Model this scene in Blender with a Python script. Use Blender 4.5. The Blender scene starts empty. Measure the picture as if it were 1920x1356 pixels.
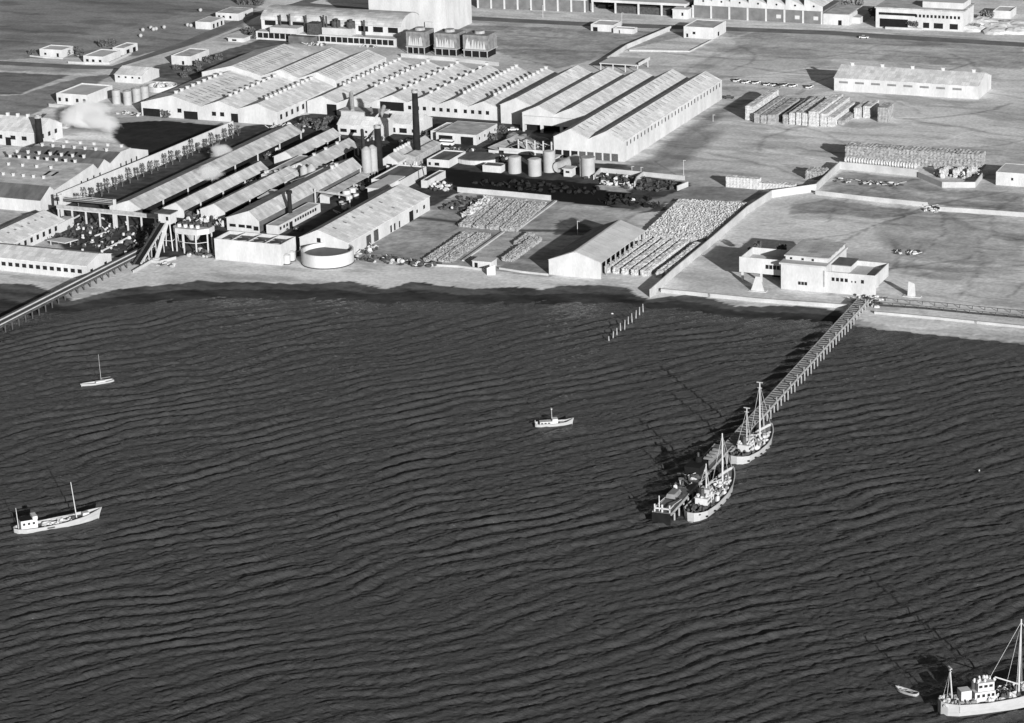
import bpy, math, random
import numpy as np
from mathutils import Vector, Matrix
R=math.radians; random.seed(7); rng=np.random.default_rng(5)
SC=bpy.context.scene; COL=SC.collection
# ---------------- camera, sky, sun ----------------
PITCH,ROLL,FPX,GA,HC=R(18.24),R(1.824),5055.,R(24.11),260.
fw=Vector((0,math.cos(PITCH),-math.sin(PITCH))); rt=Vector((1,0,0)); dn=fw.cross(rt)
CX=math.cos(ROLL)*rt+math.sin(ROLL)*dn; CY=-math.sin(ROLL)*rt+math.cos(ROLL)*dn
cam=bpy.data.objects.new('camera',bpy.data.cameras.new('camera')); COL.objects.link(cam)
cam.matrix_world=Matrix((( CX.x,-CY.x,-fw.x,0),(CX.y,-CY.y,-fw.y,0),(CX.z,-CY.z,-fw.z,HC),(0,0,0,1)))
cam.data.sensor_width=36; cam.data.lens=FPX/1920*36; cam.data.clip_start=1; cam.data.clip_end=20000
SC.camera=cam
SUN_EL,SUN_AZ=R(13.8),R(162.5)      # azimuth clockwise from +Y, behind the camera on the right
W=bpy.data.worlds.new("World"); SC.world=W; W.use_nodes=True
nt=W.node_tree; bg=nt.nodes['Background']
sky=nt.nodes.new('ShaderNodeTexSky'); sky.sky_type='NISHITA'; sky.sun_disc=False
sky.sun_elevation=SUN_EL; sky.sun_rotation=SUN_AZ
bw=nt.nodes.new('ShaderNodeRGBToBW'); nt.links.new(sky.outputs[0],bw.inputs[0]); nt.links.new(bw.outputs[0],bg.inputs[0])
bg.inputs[1].default_value=0.05
sd=bpy.data.lights.new('sun','SUN'); sd.energy=5.0; sd.angle=R(.5); sun=bpy.data.objects.new('sun',sd); COL.objects.link(sun)
sv=Vector((math.sin(SUN_AZ)*math.cos(SUN_EL),math.cos(SUN_AZ)*math.cos(SUN_EL),math.sin(SUN_EL)))
sun.rotation_euler=sv.to_track_quat('Z','Y').to_euler(); sun.location=(0,0,500)
SC.view_settings.view_transform='Standard'; SC.view_settings.look='None'; SC.view_settings.gamma=1
SC.view_settings.exposure=0.57
SC.render.engine='CYCLES'; SC.cycles.volume_bounces=6; SC.cycles.volume_max_steps=64; SC.cycles.max_bounces=12
SC.render.resolution_x=1024; SC.render.resolution_y=723
# ---------------- site grid: x along the shed fronts, y away from the sea ----------------
def pix(px,py,z=0.):
    d=CX*((px-960)/FPX)+CY*((py-678)/FPX)+fw; t=(z-HC)/d.z
    return Vector((0,0,HC))+d*t
O=pix(1039,294); U=Vector((math.sin(GA),math.cos(GA),0)); V=Vector((math.cos(GA),-math.sin(GA),0))
def gp(px,py,z=0.):
    g=pix(px,py,z)-O; return (g.dot(V),g.dot(U))
def wd(x,y,z=0.): return Vector((O.x,O.y,0))+V*x+U*y+Vector((0,0,z))
# ---------------- materials ----------------
MATS={}
def mat(name,c,var=.12,scale=.25,rough=.9,streak=None,fine=.06,spec=.2,panels=None):
    if name in MATS: return MATS[name]
    m=bpy.data.materials.new(name); m.use_nodes=True; n=m.node_tree; b=n.nodes['Principled BSDF']
    b.inputs['Roughness'].default_value=rough; b.inputs['Specular IOR Level'].default_value=spec
    tc=n.nodes.new('ShaderNodeTexCoord'); mp=n.nodes.new('ShaderNodeMapping'); n.links.new(tc.outputs['Object'],mp.inputs[0])
    if streak: mp.inputs['Scale'].default_value=streak
    n1=n.nodes.new('ShaderNodeTexNoise'); n1.inputs['Scale'].default_value=scale; n1.inputs['Detail'].default_value=5
    n2=n.nodes.new('ShaderNodeTexNoise'); n2.inputs['Scale'].default_value=scale*9; n2.inputs['Detail'].default_value=2
    n.links.new(mp.outputs[0],n1.inputs[0]); n.links.new(mp.outputs[0],n2.inputs[0])
    m1=n.nodes.new('ShaderNodeMapRange'); m1.inputs[1].default_value=.3; m1.inputs[2].default_value=.7
    m1.inputs[3].default_value=1-var; m1.inputs[4].default_value=1+var; n.links.new(n1.outputs[0],m1.inputs[0])
    m2=n.nodes.new('ShaderNodeMapRange'); m2.inputs[1].default_value=.3; m2.inputs[2].default_value=.7
    m2.inputs[3].default_value=1-fine; m2.inputs[4].default_value=1+fine; n.links.new(n2.outputs[0],m2.inputs[0])
    mu=n.nodes.new('ShaderNodeMath'); mu.operation='MULTIPLY'; n.links.new(m1.outputs[0],mu.inputs[0]); n.links.new(m2.outputs[0],mu.inputs[1])
    m3=n.nodes.new('ShaderNodeMath'); m3.operation='MULTIPLY'; m3.inputs[1].default_value=c; n.links.new(mu.outputs[0],m3.inputs[0])
    if panels:   # sheets of slightly different age
        br=n.nodes.new('ShaderNodeTexBrick'); br.inputs['Scale'].default_value=1.; br.inputs['Brick Width'].default_value=panels[0]; br.inputs['Row Height'].default_value=panels[1]
        br.inputs['Color1'].default_value=(.82,.82,.82,1); br.inputs['Color2'].default_value=(1.12,1.12,1.12,1); br.inputs['Mortar'].default_value=(.62,.62,.62,1); br.inputs['Mortar Size'].default_value=panels[2]
        n.links.new(tc.outputs['Object'],br.inputs['Vector']); m4=n.nodes.new('ShaderNodeMath'); m4.operation='MULTIPLY'
        n.links.new(m3.outputs[0],m4.inputs[0]); n.links.new(br.outputs[0],m4.inputs[1]); m3=m4
    n.links.new(m3.outputs[0],b.inputs['Base Color'])
    MATS[name]=m; return m
WALL=mat('whitewash',.43,.13,.22,streak=(1,1,.35),fine=.07)
WALL2=mat('grey_render',.40,.15,.15)
ROOF=mat('asbestos_roof',.53,.14,.30,streak=(.5,1.2,1),fine=.10,panels=(2.6,1.9,.03))
ROOFX=mat('asbestos_roof_cross',.53,.14,.30,streak=(1.2,.5,1),fine=.10,panels=(1.9,2.6,.03))
ROOFSH=mat('shaded_slope_grey',.17,.3,.3)  # grey with the left roof slope's shade in it; also on nets and loads
BLOCK=mat('white_block',.42,.15,.9,fine=.2)
ROOFD=mat('tarred_roof',.10,.35,.3,streak=(1,.3,1))
ROOFM=mat('weathered_roof',.38,.25,.3,streak=(.6,1.2,1),panels=(3,2.2,.04))
GLASS=mat('dark_glass',.012,.3,.6,rough=.4,spec=.3)
DARK=mat('dark_opening',.008,.3,.5)  # near-black puts interior shade into openings and shed inner walls
BRICK=mat('sooty_brick',.014,.35,.5)
STEEL=mat('grey_steel',.28,.25,.8,rough=.7)
RUST=mat('rusty_iron',.055,.4,1.2)
WOOD=mat('bleached_timber',.26,.3,.9)
DWOOD=mat('dark_timber',.06,.4,.8)
TWHITE=mat('tank_paint',.30,.10,.4,rough=.6)
SACK=mat('sack_cloth',.38,.30,1.1,fine=.25)
CRATE=mat('crate_wood',.24,.30,.9,fine=.2)
STONE=mat('pale_stone',.50,.25,.4)
LEAF=mat('foliage',.07,.5,.8,fine=.3)
LEAFL=mat('pale_foliage',.16,.5,.8,fine=.3)
BARK=mat('bark',.10,.3,2.)
HULLW=mat('hull_white',.34,.08,.5,rough=.5,streak=(1,1,3))
HULLB=mat('antifouling',.03,.2,.5)
DECK=mat('deck_planks',.12,.35,1.,streak=(.3,3,1))
MAST=mat('mast_paint',.40,.1,1.)
CARP=[mat('car_white',.6,.05,1,rough=.4),mat('car_grey',.2,.05,1,rough=.4),mat('car_dark',.04,.05,1,rough=.3)]
TYRE=mat('rubber',.02,.1,2.)
# ---------------- mesh builder ----------------
class MB:
    def __init__(s): s.v=[]; s.f=[]
    def add(s,vs,fs):
        o=len(s.v); s.v+= [tuple(p) for p in vs]; s.f+=[tuple(i+o for i in f) for f in fs]; return s
    def box(s,x0,x1,y0,y1,z0,z1):
        return s.add([(x0,y0,z0),(x1,y0,z0),(x1,y1,z0),(x0,y1,z0),(x0,y0,z1),(x1,y0,z1),(x1,y1,z1),(x0,y1,z1)],
          [(0,3,2,1),(4,5,6,7),(0,1,5,4),(1,2,6,5),(2,3,7,6),(3,0,4,7)])
    def tbox(s,x0,x1,y0,y1,z0,z1,t):   # box tapered towards the top
        return s.add([(x0,y0,z0),(x1,y0,z0),(x1,y1,z0),(x0,y1,z0),(x0+t,y0+t,z1),(x1-t,y0+t,z1),(x1-t,y1-t,z1),(x0+t,y1-t,z1)],
          [(0,3,2,1),(4,5,6,7),(0,1,5,4),(1,2,6,5),(2,3,7,6),(3,0,4,7)])
    def ext(s,poly,a0,a1,axis='y'):   # polygon (a,z) extruded along the axis
        n=len(poly); mk=(lambda p,a:(p[0],a,p[1])) if axis=='y' else ((lambda p,a:(a,p[0],p[1])) if axis=='x' else (lambda p,a:(p[0],p[1],a)))
        vs=[mk(p,a0) for p in poly]+[mk(p,a1) for p in poly]
        fs=[tuple(range(n)),tuple(range(2*n-1,n-1,-1))]+[(i,i+n,(i+1)%n+n,(i+1)%n) for i in range(n)]
        return s.add(vs,fs)
    def cyl(s,x,y,r,z0,z1,n=20,r2=None,cap=True):
        r2=r if r2 is None else r2
        vs=[(x+r*math.cos(2*math.pi*i/n),y+r*math.sin(2*math.pi*i/n),z0) for i in range(n)]+[(x+r2*math.cos(2*math.pi*i/n),y+r2*math.sin(2*math.pi*i/n),z1) for i in range(n)]
        fs=[(i,(i+1)%n,(i+1)%n+n,i+n) for i in range(n)]
        if cap: fs+=[tuple(range(n-1,-1,-1)),tuple(range(n,2*n))]
        return s.add(vs,fs)
    def tube(s,p,q,r,n=6,r2=None):
        p=Vector(p); q=Vector(q); d=(q-p); 
        if d.length<1e-6: return s
        d.normalize(); a=d.orthogonal().normalized(); b=d.cross(a); r2=r if r2 is None else r2
        vs=[p+(a*math.cos(2*math.pi*i/n)+b*math.sin(2*math.pi*i/n))*r for i in range(n)]+[q+(a*math.cos(2*math.pi*i/n)+b*math.sin(2*math.pi*i/n))*r2 for i in range(n)]
        return s.add(vs,[(i,(i+1)%n,(i+1)%n+n,i+n) for i in range(n)]+[tuple(range(n-1,-1,-1)),tuple(range(n,2*n))])
    def blob(s,x,y,z,rx,ry,rz,seed=0,j=.25,n=8,m=5):
        rr=random.Random(seed); vs=[]; 
        for i in range(1,m):
            t=math.pi*i/m
            for k in range(n):
                a=2*math.pi*k/n; q=1+rr.uniform(-j,j)
                vs.append((x+rx*q*math.sin(t)*math.cos(a),y+ry*q*math.sin(t)*math.sin(a),z+rz*q*math.cos(t)))
        vs+=[(x,y,z+rz),(x,y,z-rz)]; T_=(m-1)*n; fs=[]
        for i in range(m-2):
            for k in range(n): fs.append((i*n+k,(i+1)*n+k,(i+1)*n+(k+1)%n,i*n+(k+1)%n))
        for k in range(n): fs+= [(T_,k,(k+1)%n),(T_+1,(m-2)*n+(k+1)%n,(m-2)*n+k)]
        return s.add(vs,fs)
    def ring(s,x,y,r0,r1,z0,z1,n=40):   # hollow upright ring wall
        c=[(math.cos(2*math.pi*i/n),math.sin(2*math.pi*i/n)) for i in range(n)]
        vs=[(x+r*a,y+r*b,z) for r,z in ((r1,z0),(r1,z1),(r0,z1),(r0,z0)) for a,b in c]; fs=[]
        for k in range(3):
            for i in range(n): fs.append((k*n+i,k*n+(i+1)%n,(k+1)*n+(i+1)%n,(k+1)*n+i))
        return s.add(vs,fs)
    def mesh(s,name,m):
        me=bpy.data.meshes.new(name); me.from_pydata(s.v,[],s.f); me.update(); me.materials.append(m); return me
    def build(s,name,m,parent=None,smooth=False):
        o=bpy.data.objects.new(name,s.mesh(name,m)); COL.objects.link(o)
        if parent: o.parent=parent
        if smooth: o.data.shade_smooth()
        return o
def tag(o,label,cat,group=None):
    o['label']=label; o['category']=cat
    if group: o['group']=group
    return o
def put(o,x,y,z=0,rot=0.):
    o.location=wd(x,y,z); o.rotation_euler=(0,0,-GA+rot); return o
def thing(name,label,cat,x,y,z=0,rot=0.,group=None):
    o=bpy.data.objects.new(name,None); o.empty_display_size=.5; COL.objects.link(o); put(o,x,y,z,rot); return tag(o,label,cat,group)
def struct(o): o['kind']='structure'; return o
def stuff(o): o['kind']='stuff'; return o
ORD='first second third fourth fifth sixth seventh eighth ninth tenth eleventh twelfth thirteenth fourteenth fifteenth sixteenth seventeenth eighteenth nineteenth twentieth twenty-first twenty-second twenty-third twenty-fourth twenty-fifth twenty-sixth'.split()
def inst(o,parent,loc,rz=0.,scale=None):   # copy of a part
    c=o.copy(); COL.objects.link(c); c.parent=parent; c.location=loc; c.rotation_euler=(0,0,rz)
    if scale: c.scale=scale
    return c
def dup(r0,x,y,z=0,rot=0.,label=None,group=None,scale=None):
    r=r0.copy(); COL.objects.link(r); put(r,x,y,z,rot)
    if label: r['label']=label
    if group: r['group']=group
    if scale: r.scale=scale
    for ch in list(r0.children):
        c=ch.copy(); COL.objects.link(c); c.parent=r
        for g in list(ch.children):
            d=g.copy(); COL.objects.link(d); d.parent=c
    return r
def pwin(t,name,m,x,y,z,w,h,face,prot=.03):  # one window/door leaf on a wall face: f front(-y) b back r right(+x) l left
    b=MB()
    if face=='f': b.box(x-w/2,x+w/2,y-prot,y+.05,z,z+h)
    elif face=='r': b.box(x-.05,x+prot,y-w/2,y+w/2,z,z+h)
    elif face=='l': b.box(x-prot,x+.05,y-w/2,y+w/2,z,z+h)
    return b.build(name,m,t)
def roof_slab(t,x0,x1,xr,y0,y1,h0,h1,hr,m=ROOF,ov=.35,th=.14,axis='y',name='roof'):
    # two slopes, ridge at xr height hr, eaves h0 (x0 side) and h1 (x1 side); the slab sits just above the wall tops
    k0=(hr-h0)/max(.01,xr-x0); k1=(hr-h1)/max(.01,x1-xr); e=.03
    poly=[(x0-ov,h0-ov*k0+e),(xr,hr+e),(x1+ov,h1-ov*k1+e),(x1+ov,h1-ov*k1+e+th),(xr,hr+e+th),(x0-ov,h0-ov*k0+e+th)]
    b=MB(); n=len(poly)
    mk=(lambda p,a:(p[0],a,p[1])) if axis=='y' else (lambda p,a:(a,p[0],p[1]))
    vs=[mk(p,y0) for p in poly]+[mk(p,y1) for p in poly]
    fs=[(0,1,4,5),(1,2,3,4),(11,10,7,6),(10,9,8,7)]+[(i,i+n,(i+1)%n+n,(i+1)%n) for i in range(n)]
    b.add(vs,fs); return b.build(name,m,t)
def hall(name,label,cat,x0,y0,y1,bays,h,hr,group=None,walls='flrb',roofm=ROOF,wallm=WALL,ov=.3,ridge=.5,th=.3,ovf=.15,skip_roof=()):
    """long hall; bays = list of widths, ridges along y. local origin front-left corner."""
    t=thing(name,label,cat,x0,y0,group=group); D=y1-y0; tot=sum(bays)
    hh=h if isinstance(h,list) else [h]*(len(bays)+1); rr=hr if isinstance(hr,list) else [hr]*len(bays)
    top=[(0,hh[0])]; x=0; rid=[]
    for i,w in enumerate(bays):
        xr=x+w*ridge; top+=[(xr,rr[i]),(x+w,hh[i+1])]; rid.append((xr,rr[i],x,x+w)); x+=w
    poly=[(0,0)]+top+[(tot,0)]; poly=poly[::-1]
    b=MB()
    if 'f' in walls: b.ext(poly,0,th)
    if 'b' in walls: b.ext(poly,D-th,D)
    if 'l' in walls: b.box(0,th,th,D-th,0,hh[0])
    if 'r' in walls: b.box(tot-th,tot,th,D-th,0,hh[-1])
    if b.v: b.build('wall',wallm,t)
    for i,(xr,z,a,c) in enumerate(rid):
        if i in skip_roof: continue
        roof_slab(t,a+(.0 if i else 0),c,xr,-ovf,D+ovf,hh[i],hh[i+1],z,roofm,ov=ov if len(rid)==1 else .06)
    return t,rid,D
_vent=None
def vents(t,xr,z,ys,s=1.0,m=None):
    b=MB().box(-.55*s,.55*s,-.6*s,.6*s,-.2,1.15*s).box(-.75*s,.75*s,-.8*s,.8*s,1.15*s,1.3*s)
    first=b.build('vent',m or WALL,t); first.location=(xr,ys[0],z)
    for y in ys[1:]: inst(first,t,(xr,y,z))
def skylights(t,xr,zr,k,da,db,ys,w=.35,m=None):
    b=MB(); d=.26; xa,xb=xr+da,xr+db; za,zb=zr-k*da,zr-k*db
    b.add([(xa,-w/2,za+d),(xb,-w/2,zb+d),(xb,w/2,zb+d),(xa,w/2,za+d),(xa,-w/2,za+.05),(xb,-w/2,zb+.05),(xb,w/2,zb+.05),(xa,w/2,za+.05)],
      [(0,1,2,3),(4,7,6,5),(0,4,5,1),(1,5,6,2),(2,6,7,3),(3,7,4,0)])
    first=b.build('skylight',m or MATS['skylight_glass'],t); first.location=(0,ys[0],0)
    for y in ys[1:]: inst(first,t,(0,y,0))
mat('skylight_glass',.16,.2,.6)
def lin(a,b,n): return [a+(b-a)*i/(n-1) for i in range(n)] if n>1 else [a]
def lumpy(w,l,h,cx=1.,cz=.6,j=.18,seed=1,taper=.0):
    """a stack of sacks/boxes: boxy body whose faces are broken into lumps."""
    rr=random.Random(seed); b=MB()
    nx=max(2,int(w/cx)); ny=max(2,int(l/cx)); nz=max(1,int(h/cz))
    def P(x,y,z): return (x+rr.uniform(-j,j),y+rr.uniform(-j,j),max(0,z+(rr.uniform(-j,j) if z>0 else 0)))
    def grid(f,a,c):
        vs=[]; 
        for i in range(a*2+1):
            for k in range(c*2+1):
                bump=.16 if (i%2 and k%2) else (-.05 if (i%2==0 or k%2==0) else 0)
                vs.append(f(i/(a*2),k/(c*2),bump))
        n=c*2+1
        b.add(vs,[(i*n+k,(i+1)*n+k,(i+1)*n+k+1,i*n+k+1) for i in range(a*2) for k in range(c*2)])
    s=j/.18*1.0
    grid(lambda p,q,e:P(p*w,q*l,h+e*s),nx,ny)
    grid(lambda p,q,e:P(p*w,-e*s,q*h),nx,nz)
    grid(lambda p,q,e:P(w+e*s,p*l,q*h),ny,nz)
    grid(lambda p,q,e:P(-e*s,p*l,q*h),ny,nz)
    return b
# ---------------- ground: one sheet to the horizon, its own colours and painted yard shade stored per vertex ----------------
def PL(pts): return np.array([gp(*p) for p in pts])
B1=PL([(-260,530),(0,533),(60,533),(95,548),(140,562),(219,543),(300,534),(350,530),(372,526),(420,529),(500,530),(590,533),(660,527.5),(690,535),(722,541.5),(745,536),(769,530),(793,530),(816,535),(888,541),(960,537),(1019,543),(1059,534.7),(1120,536),(1178,538),(1192,553),(1215,562),(1260,556),(1294,552),(1340,561),(1380,573),(1460,574),(1542,577),(1590,588),(1604,598),(1672,611),(1790,622),(1920,636),(2200,660)])
B2=PL([(-260,600),(0,592),(140,580),(300,562),(420,555),(650,558),(720,565),(790,560),(900,565),(1060,564),(1180,565),(1215,574),(1260,574),(1380,589),(1542,600),(1604,607),(1672,617),(1790,628),(1920,642),(2200,668)])
def noise2(x,y,s,seed,sx=1,sy=1,oc=4):
    g=np.random.default_rng(seed); out=np.zeros_like(x); amp=1;tot=0
    for o in range(oc):
        T=g.random((64,64)); a=x/s*sx*2**o+o*17.3; b=y/s*sy*2**o+o*9.1
        i=np.floor(a).astype(int); k=np.floor(b).astype(int); fa=a-i; fb=b-k; fa=fa*fa*(3-2*fa); fb=fb*fb*(3-2*fb)
        q=lambda m,n:T[m%64,n%64]
        out+=amp*((q(i,k)*(1-fa)+q(i+1,k)*fa)*(1-fb)+(q(i,k+1)*(1-fa)+q(i+1,k+1)*fa)*fb); tot+=amp; amp*=.55
    return out/tot
def pip(x,y,P):
    ins=np.zeros(x.shape,bool); n=len(P)
    for i in range(n):
        x0,y0=P[i]; x1,y1=P[(i+1)%n]
        if y0==y1: continue
        c=((y0>y)!=(y1>y))&(x<(x1-x0)*(y-y0)/(y1-y0)+x0); ins^=c
    return ins
def dseg(x,y,P):
    d=np.full(x.shape,1e9)
    for i in range(len(P)-1):
        ax,ay=P[i]; bx,by=P[i+1]; L=(bx-ax)**2+(by-ay)**2+1e-9
        t=np.clip(((x-ax)*(bx-ax)+(y-ay)*(by-ay))/L,0,1); d=np.minimum(d,np.hypot(x-ax-t*(bx-ax),y-ay-t*(by-ay)))
    return d
STEP=1.15
fx=np.arange(-440,262,STEP); fy=np.arange(-262,440,STEP)
far=lambda a,n=14,e=7000: a+np.sign(e)*np.geomspace(4,abs(e),n)
xs=np.concatenate([far(-440,e=-7000)[::-1],fx,far(fx[-1])]); ys=np.concatenate([fy,far(fy[-1])])
GX,GY=np.meshgrid(xs,ys,indexing='ij')
b1=np.interp(GX,B1[:,0],B1[:,1]); b2=np.interp(GX,B2[:,0],B2[:,1])
b1w=b1+(noise2(GX,GY,6,3)-.5)*3
t=(b1w-GY)/np.maximum(1,(b1-b2))
WZ=-.75
GZ=np.where(t<=0,0,np.where(t<1,-.75*t,-.75-(t-1)*1.5)); GZ=np.maximum(GZ,-5)
GZ+= (noise2(GX,GY,18,11)-.5)*.0
inner=(t<-.2); GZ-=np.where(t>0,(noise2(GX,GY,3,12)-.5)*.25,0)
A=np.full(GX.shape,.50)
n1=noise2(GX,GY,60,21); n2=noise2(GX,GY,14,22,sx=.45); n3=noise2(GX,GY,3.2,23,sx=.6)
wx=GX+(noise2(GX,GY,9,31)-.5)*5; wy=GY+(noise2(GX,GY,9,32)-.5)*5
wx2=GX+(noise2(GX,GY,4,33)-.5)*1.2; wy2=GY+(noise2(GX,GY,4,34)-.5)*1.2
def area(pts,val,warp=1,mix=1.0,rough=0):
    P=PL(pts); X,Y=(wx,wy) if warp==1 else ((wx2,wy2) if warp==2 else (GX,GY)); m=pip(X,Y,P)
    v=val*(1+rough*(noise2(GX,GY,2.6,int(val*1e4)%97+5,oc=3)-.5)*2)
    A[m]=(A*(1-mix)+v*mix)[m]
def track(pts,val,w,mix=.7,warp=1):
    P=PL(pts); X,Y=(wx,wy) if warp==1 else (wx2,wy2); d=dseg(X,Y,P); m=np.clip(1.4-d/w*1.4,0,1)*mix
    A[:]=A*(1-m)+val*m
A*=1+(n1-.5)*.35
# pasture and rough ground on the landward side
area([(-400,-40),(520,-40),(455,58),(330,90),(258,104),(0,112),(-400,95)],.22,rough=.15)
area([(0,-10),(260,-10),(420,10),(200,60),(0,90)],.16,mix=.5)
area([(-200,128),(130,140),(40,176),(-200,190)],.15,rough=.2)
area([(40,178),(150,145),(215,140),(110,190),(60,215),(-100,220),(-100,185)],.21,rough=.2)
area([(-200,112),(200,122),(200,130),(150,137),(-200,125)],.36,mix=.8)
area([(290,125),(420,96),(530,60),(560,75),(420,130),(330,160),(270,150)],.11,rough=.6)
area([(840,45),(1300,62),(1120,110),(1040,130),(940,100),(830,60)],.30,rough=.45)
area([(945,80),(1150,60),(1200,75),(1090,118),(1000,110)],.26,mix=.6,rough=.5)
area([(1360,60),(1920,90),(1920,130),(1600,112),(1400,100)],.38,rough=.3)
area([(1380,52),(1920,84),(1920,96),(1500,80),(1340,66)],.25,mix=.6,rough=.4)
area([(1350,90),(1560,100),(1560,120),(1340,150),(1300,130)],.34,mix=.6,rough=.2)
# industrial yards
area([(60,398),(210,345),(440,246),(470,232),(520,228),(640,200),(720,212),(1039,222),(1045,300),(1180,310),(1290,330),(1290,350),(1180,410),(1040,390),(860,360),(800,395),(672,470),(560,480),(400,470),(340,482),(130,482)],.05,rough=.7)  # dark dirt, deepened to carry the shade between the sheds
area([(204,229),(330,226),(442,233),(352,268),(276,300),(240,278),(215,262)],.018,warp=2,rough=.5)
area([(196,222),(300,217),(445,228),(520,222),(520,230),(445,238),(300,226),(205,232)],.34,warp=2)
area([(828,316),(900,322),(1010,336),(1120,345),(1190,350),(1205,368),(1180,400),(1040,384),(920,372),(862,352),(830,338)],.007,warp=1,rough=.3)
area([(1100,330),(1240,340),(1290,352),(1240,395),(1180,402),(1150,385),(1190,362)],.06,rough=.9)
area([(1120,347),(1190,350),(1178,362),(1125,356)],.42,warp=2,rough=.3)
area([(960,268),(1000,250),(1035,262),(1036,290),(1000,290),(950,285)],.12,rough=.5)
area([(570,228),(640,215),(660,250),(640,262),(600,240)],.09,rough=.8)
area([(1175,310),(1300,322),(1520,350),(1450,366),(1400,378),(1290,378),(1295,345),(1170,325)],.33,rough=.3)
area([(1290,350),(1400,350),(1440,360),(1400,378),(1250,378),(1180,410),(1170,400)],.20,rough=.3)
# drying plots
area([(675,472),(760,405),(800,392),(870,358),(1035,376),(1205,395),(1030,520),(880,505),(690,485)],.30,rough=.35)
area([(675,474),(755,410),(870,420),(780,488)],.27,rough=.5)
area([(960,440),(1060,385),(1200,396),(1110,440),(1000,440)],.38,rough=.25)
area([(1040,418),(1075,405),(1110,425),(1100,440),(1040,440)],.10,rough=.5)
area([(868,486),(945,440),(1000,436),(1010,445),(925,498)],.36,rough=.2)
track([(745,404),(830,413),(970,432),(1100,434),(1140,425)],.05,2.6,.9,2)
# open ground on the right
area([(1340,455),(1450,380),(1530,368),(1735,392),(1920,408),(2200,420),(2200,560),(1640,560),(1540,545),(1230,535)],.50,rough=.12)
area([(1480,384),(1540,374),(1700,392),(1720,402),(1640,412),(1560,402),(1480,400)],.27,rough=.5,mix=.8)
area([(1700,405),(1920,420),(1920,480),(1840,500),(1760,485),(1660,470),(1640,430)],.36,rough=.4,mix=.75)
area([(1790,430),(1880,440),(1830,462),(1780,455)],.30,rough=.4,mix=.6)
area([(1540,352),(1580,320),(1720,338),(1770,356),(1830,356),(1920,365),(1920,398),(1740,384),(1560,366)],.33,rough=.45)
area([(1545,358),(1640,358),(1740,372),(1920,385),(1920,394),(1740,384),(1560,366)],.22,rough=.4,mix=.7)
for P_,v_,w_ in [([(1160,322),(1230,300),(1290,250),(1360,205),(1400,190)],.13,5.5),([(1180,330),(1270,300),(1310,262),(1330,250)],.12,8),
   ([(1230,328),(1300,320),(1420,330)],.24,3),([(1270,140),(1330,110),(1400,85),(1470,62)],.30,2.2),([(1300,140),(1370,106),(1440,80),(1560,66)],.32,2),
   ([(1240,138),(1310,100),(1370,72),(1420,58)],.5,2),([(1340,150),(1380,180),(1460,160),(1560,165),(1690,180),(1860,195),(1920,196)],.40,1.6),
   ([(1380,240),(1480,250),(1560,262),(1700,262)],.56,3),([(1520,450),(1580,440),(1640,426),(1700,405),(1745,386)],.20,.8),
   ([(1745,386),(1775,404),(1830,430),(1920,445)],.24,2.5),([(1745,386),(1700,420),(1690,470),(1740,520)],.36,2),
   ([(1690,478),(1722,482),(1700,495),(1690,520)],.3,.7),([(0,560),(60,545)],.1,1)]:
    track(P_,v_,w_)
for P_ in [[(845,70),(900,74),(960,66),(1060,72)],[(880,90),(960,92),(1010,94)],[(960,100),(1000,104),(1035,116)],[(1160,76),(1200,74)],[(1500,92),(1600,100),(1700,106),(1800,110)],[(1600,80),(1700,86),(1800,84)],
    [(600,10),(680,14)],[(200,62),(235,58)],[(0,20),(200,14),(420,20)],[(40,40),(300,36),(480,22)]]:
    track(P_,.12,1.0,.6)
# beach and wet band
sand=(GY<b1+14)&(GX>-75)&(GX<104); A[sand]=(A*.3+.54*.7)[sand]
sand=(GY<b1+9)&(GX<=-90); A[sand]=(A*.3+.50*.7)[sand]
sand=(GY<b1+16)&(GX>=104); A[sand]=(A*.4+.54*.6)[sand]
rk=random.Random(12)
for k in range(110):   # wheel marks wandering over the open ground
    x_,y_=rk.uniform(1180,1900),rk.uniform(95,560)
    if not((y_<300) or (x_>1480) ): continue
    X_,Y_=gp(x_,y_); a_=rk.uniform(-.5,.5)+(1.57 if rk.random()<.35 else 0); c_=rk.uniform(-.05,.05); pts_=[]
    for j in range(9): pts_.append((X_,Y_)); X_+=7*math.cos(a_); Y_+=7*math.sin(a_); a_+=c_*7*.5
    d_=dseg(wx,wy,pts_); m_=np.clip(1.3-d_/rk.uniform(.6,1.1),0,1)*rk.uniform(.16,.42); A*=1-m_*(1 if rk.random()<.75 else -.6)
pt=noise2(GX,GY,22,71,sx=.5,oc=5); A*=1-np.clip((pt-.56)*3,0,.20)
pt=noise2(wx,wy,9,73,sx=.35,sy=1.4,oc=4); A*=1-np.clip((pt-.60)*6,0,.24)
A*=1+(n2-.5)*.30+(n3-.5)*.22
wet=t>0
A[wet]=(.065+.10*(noise2(GX,GY,5,41,sx=.35)-.5)+.06*(noise2(GX,GY,1.6,42,sx=.5)-.5))[wet]
w2=(t>.45); A[w2]=(A*.45)[w2]
rs=wet&(GX>172); A[rs]=(.30+.25*(noise2(GX,GY,6,44,sx=.3)-.5))[rs]; rs2=(t>.8)&(GX>172); A[rs2]=(A*.5)[rs2]
A=np.clip(A*1.2,.006,.72)
nx,ny=GX.shape; idx=np.arange(nx*ny).reshape(nx,ny)
f=np.stack([idx[:-1,:-1],idx[1:,:-1],idx[1:,1:],idx[:-1,1:]],-1).reshape(-1,4)
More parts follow.
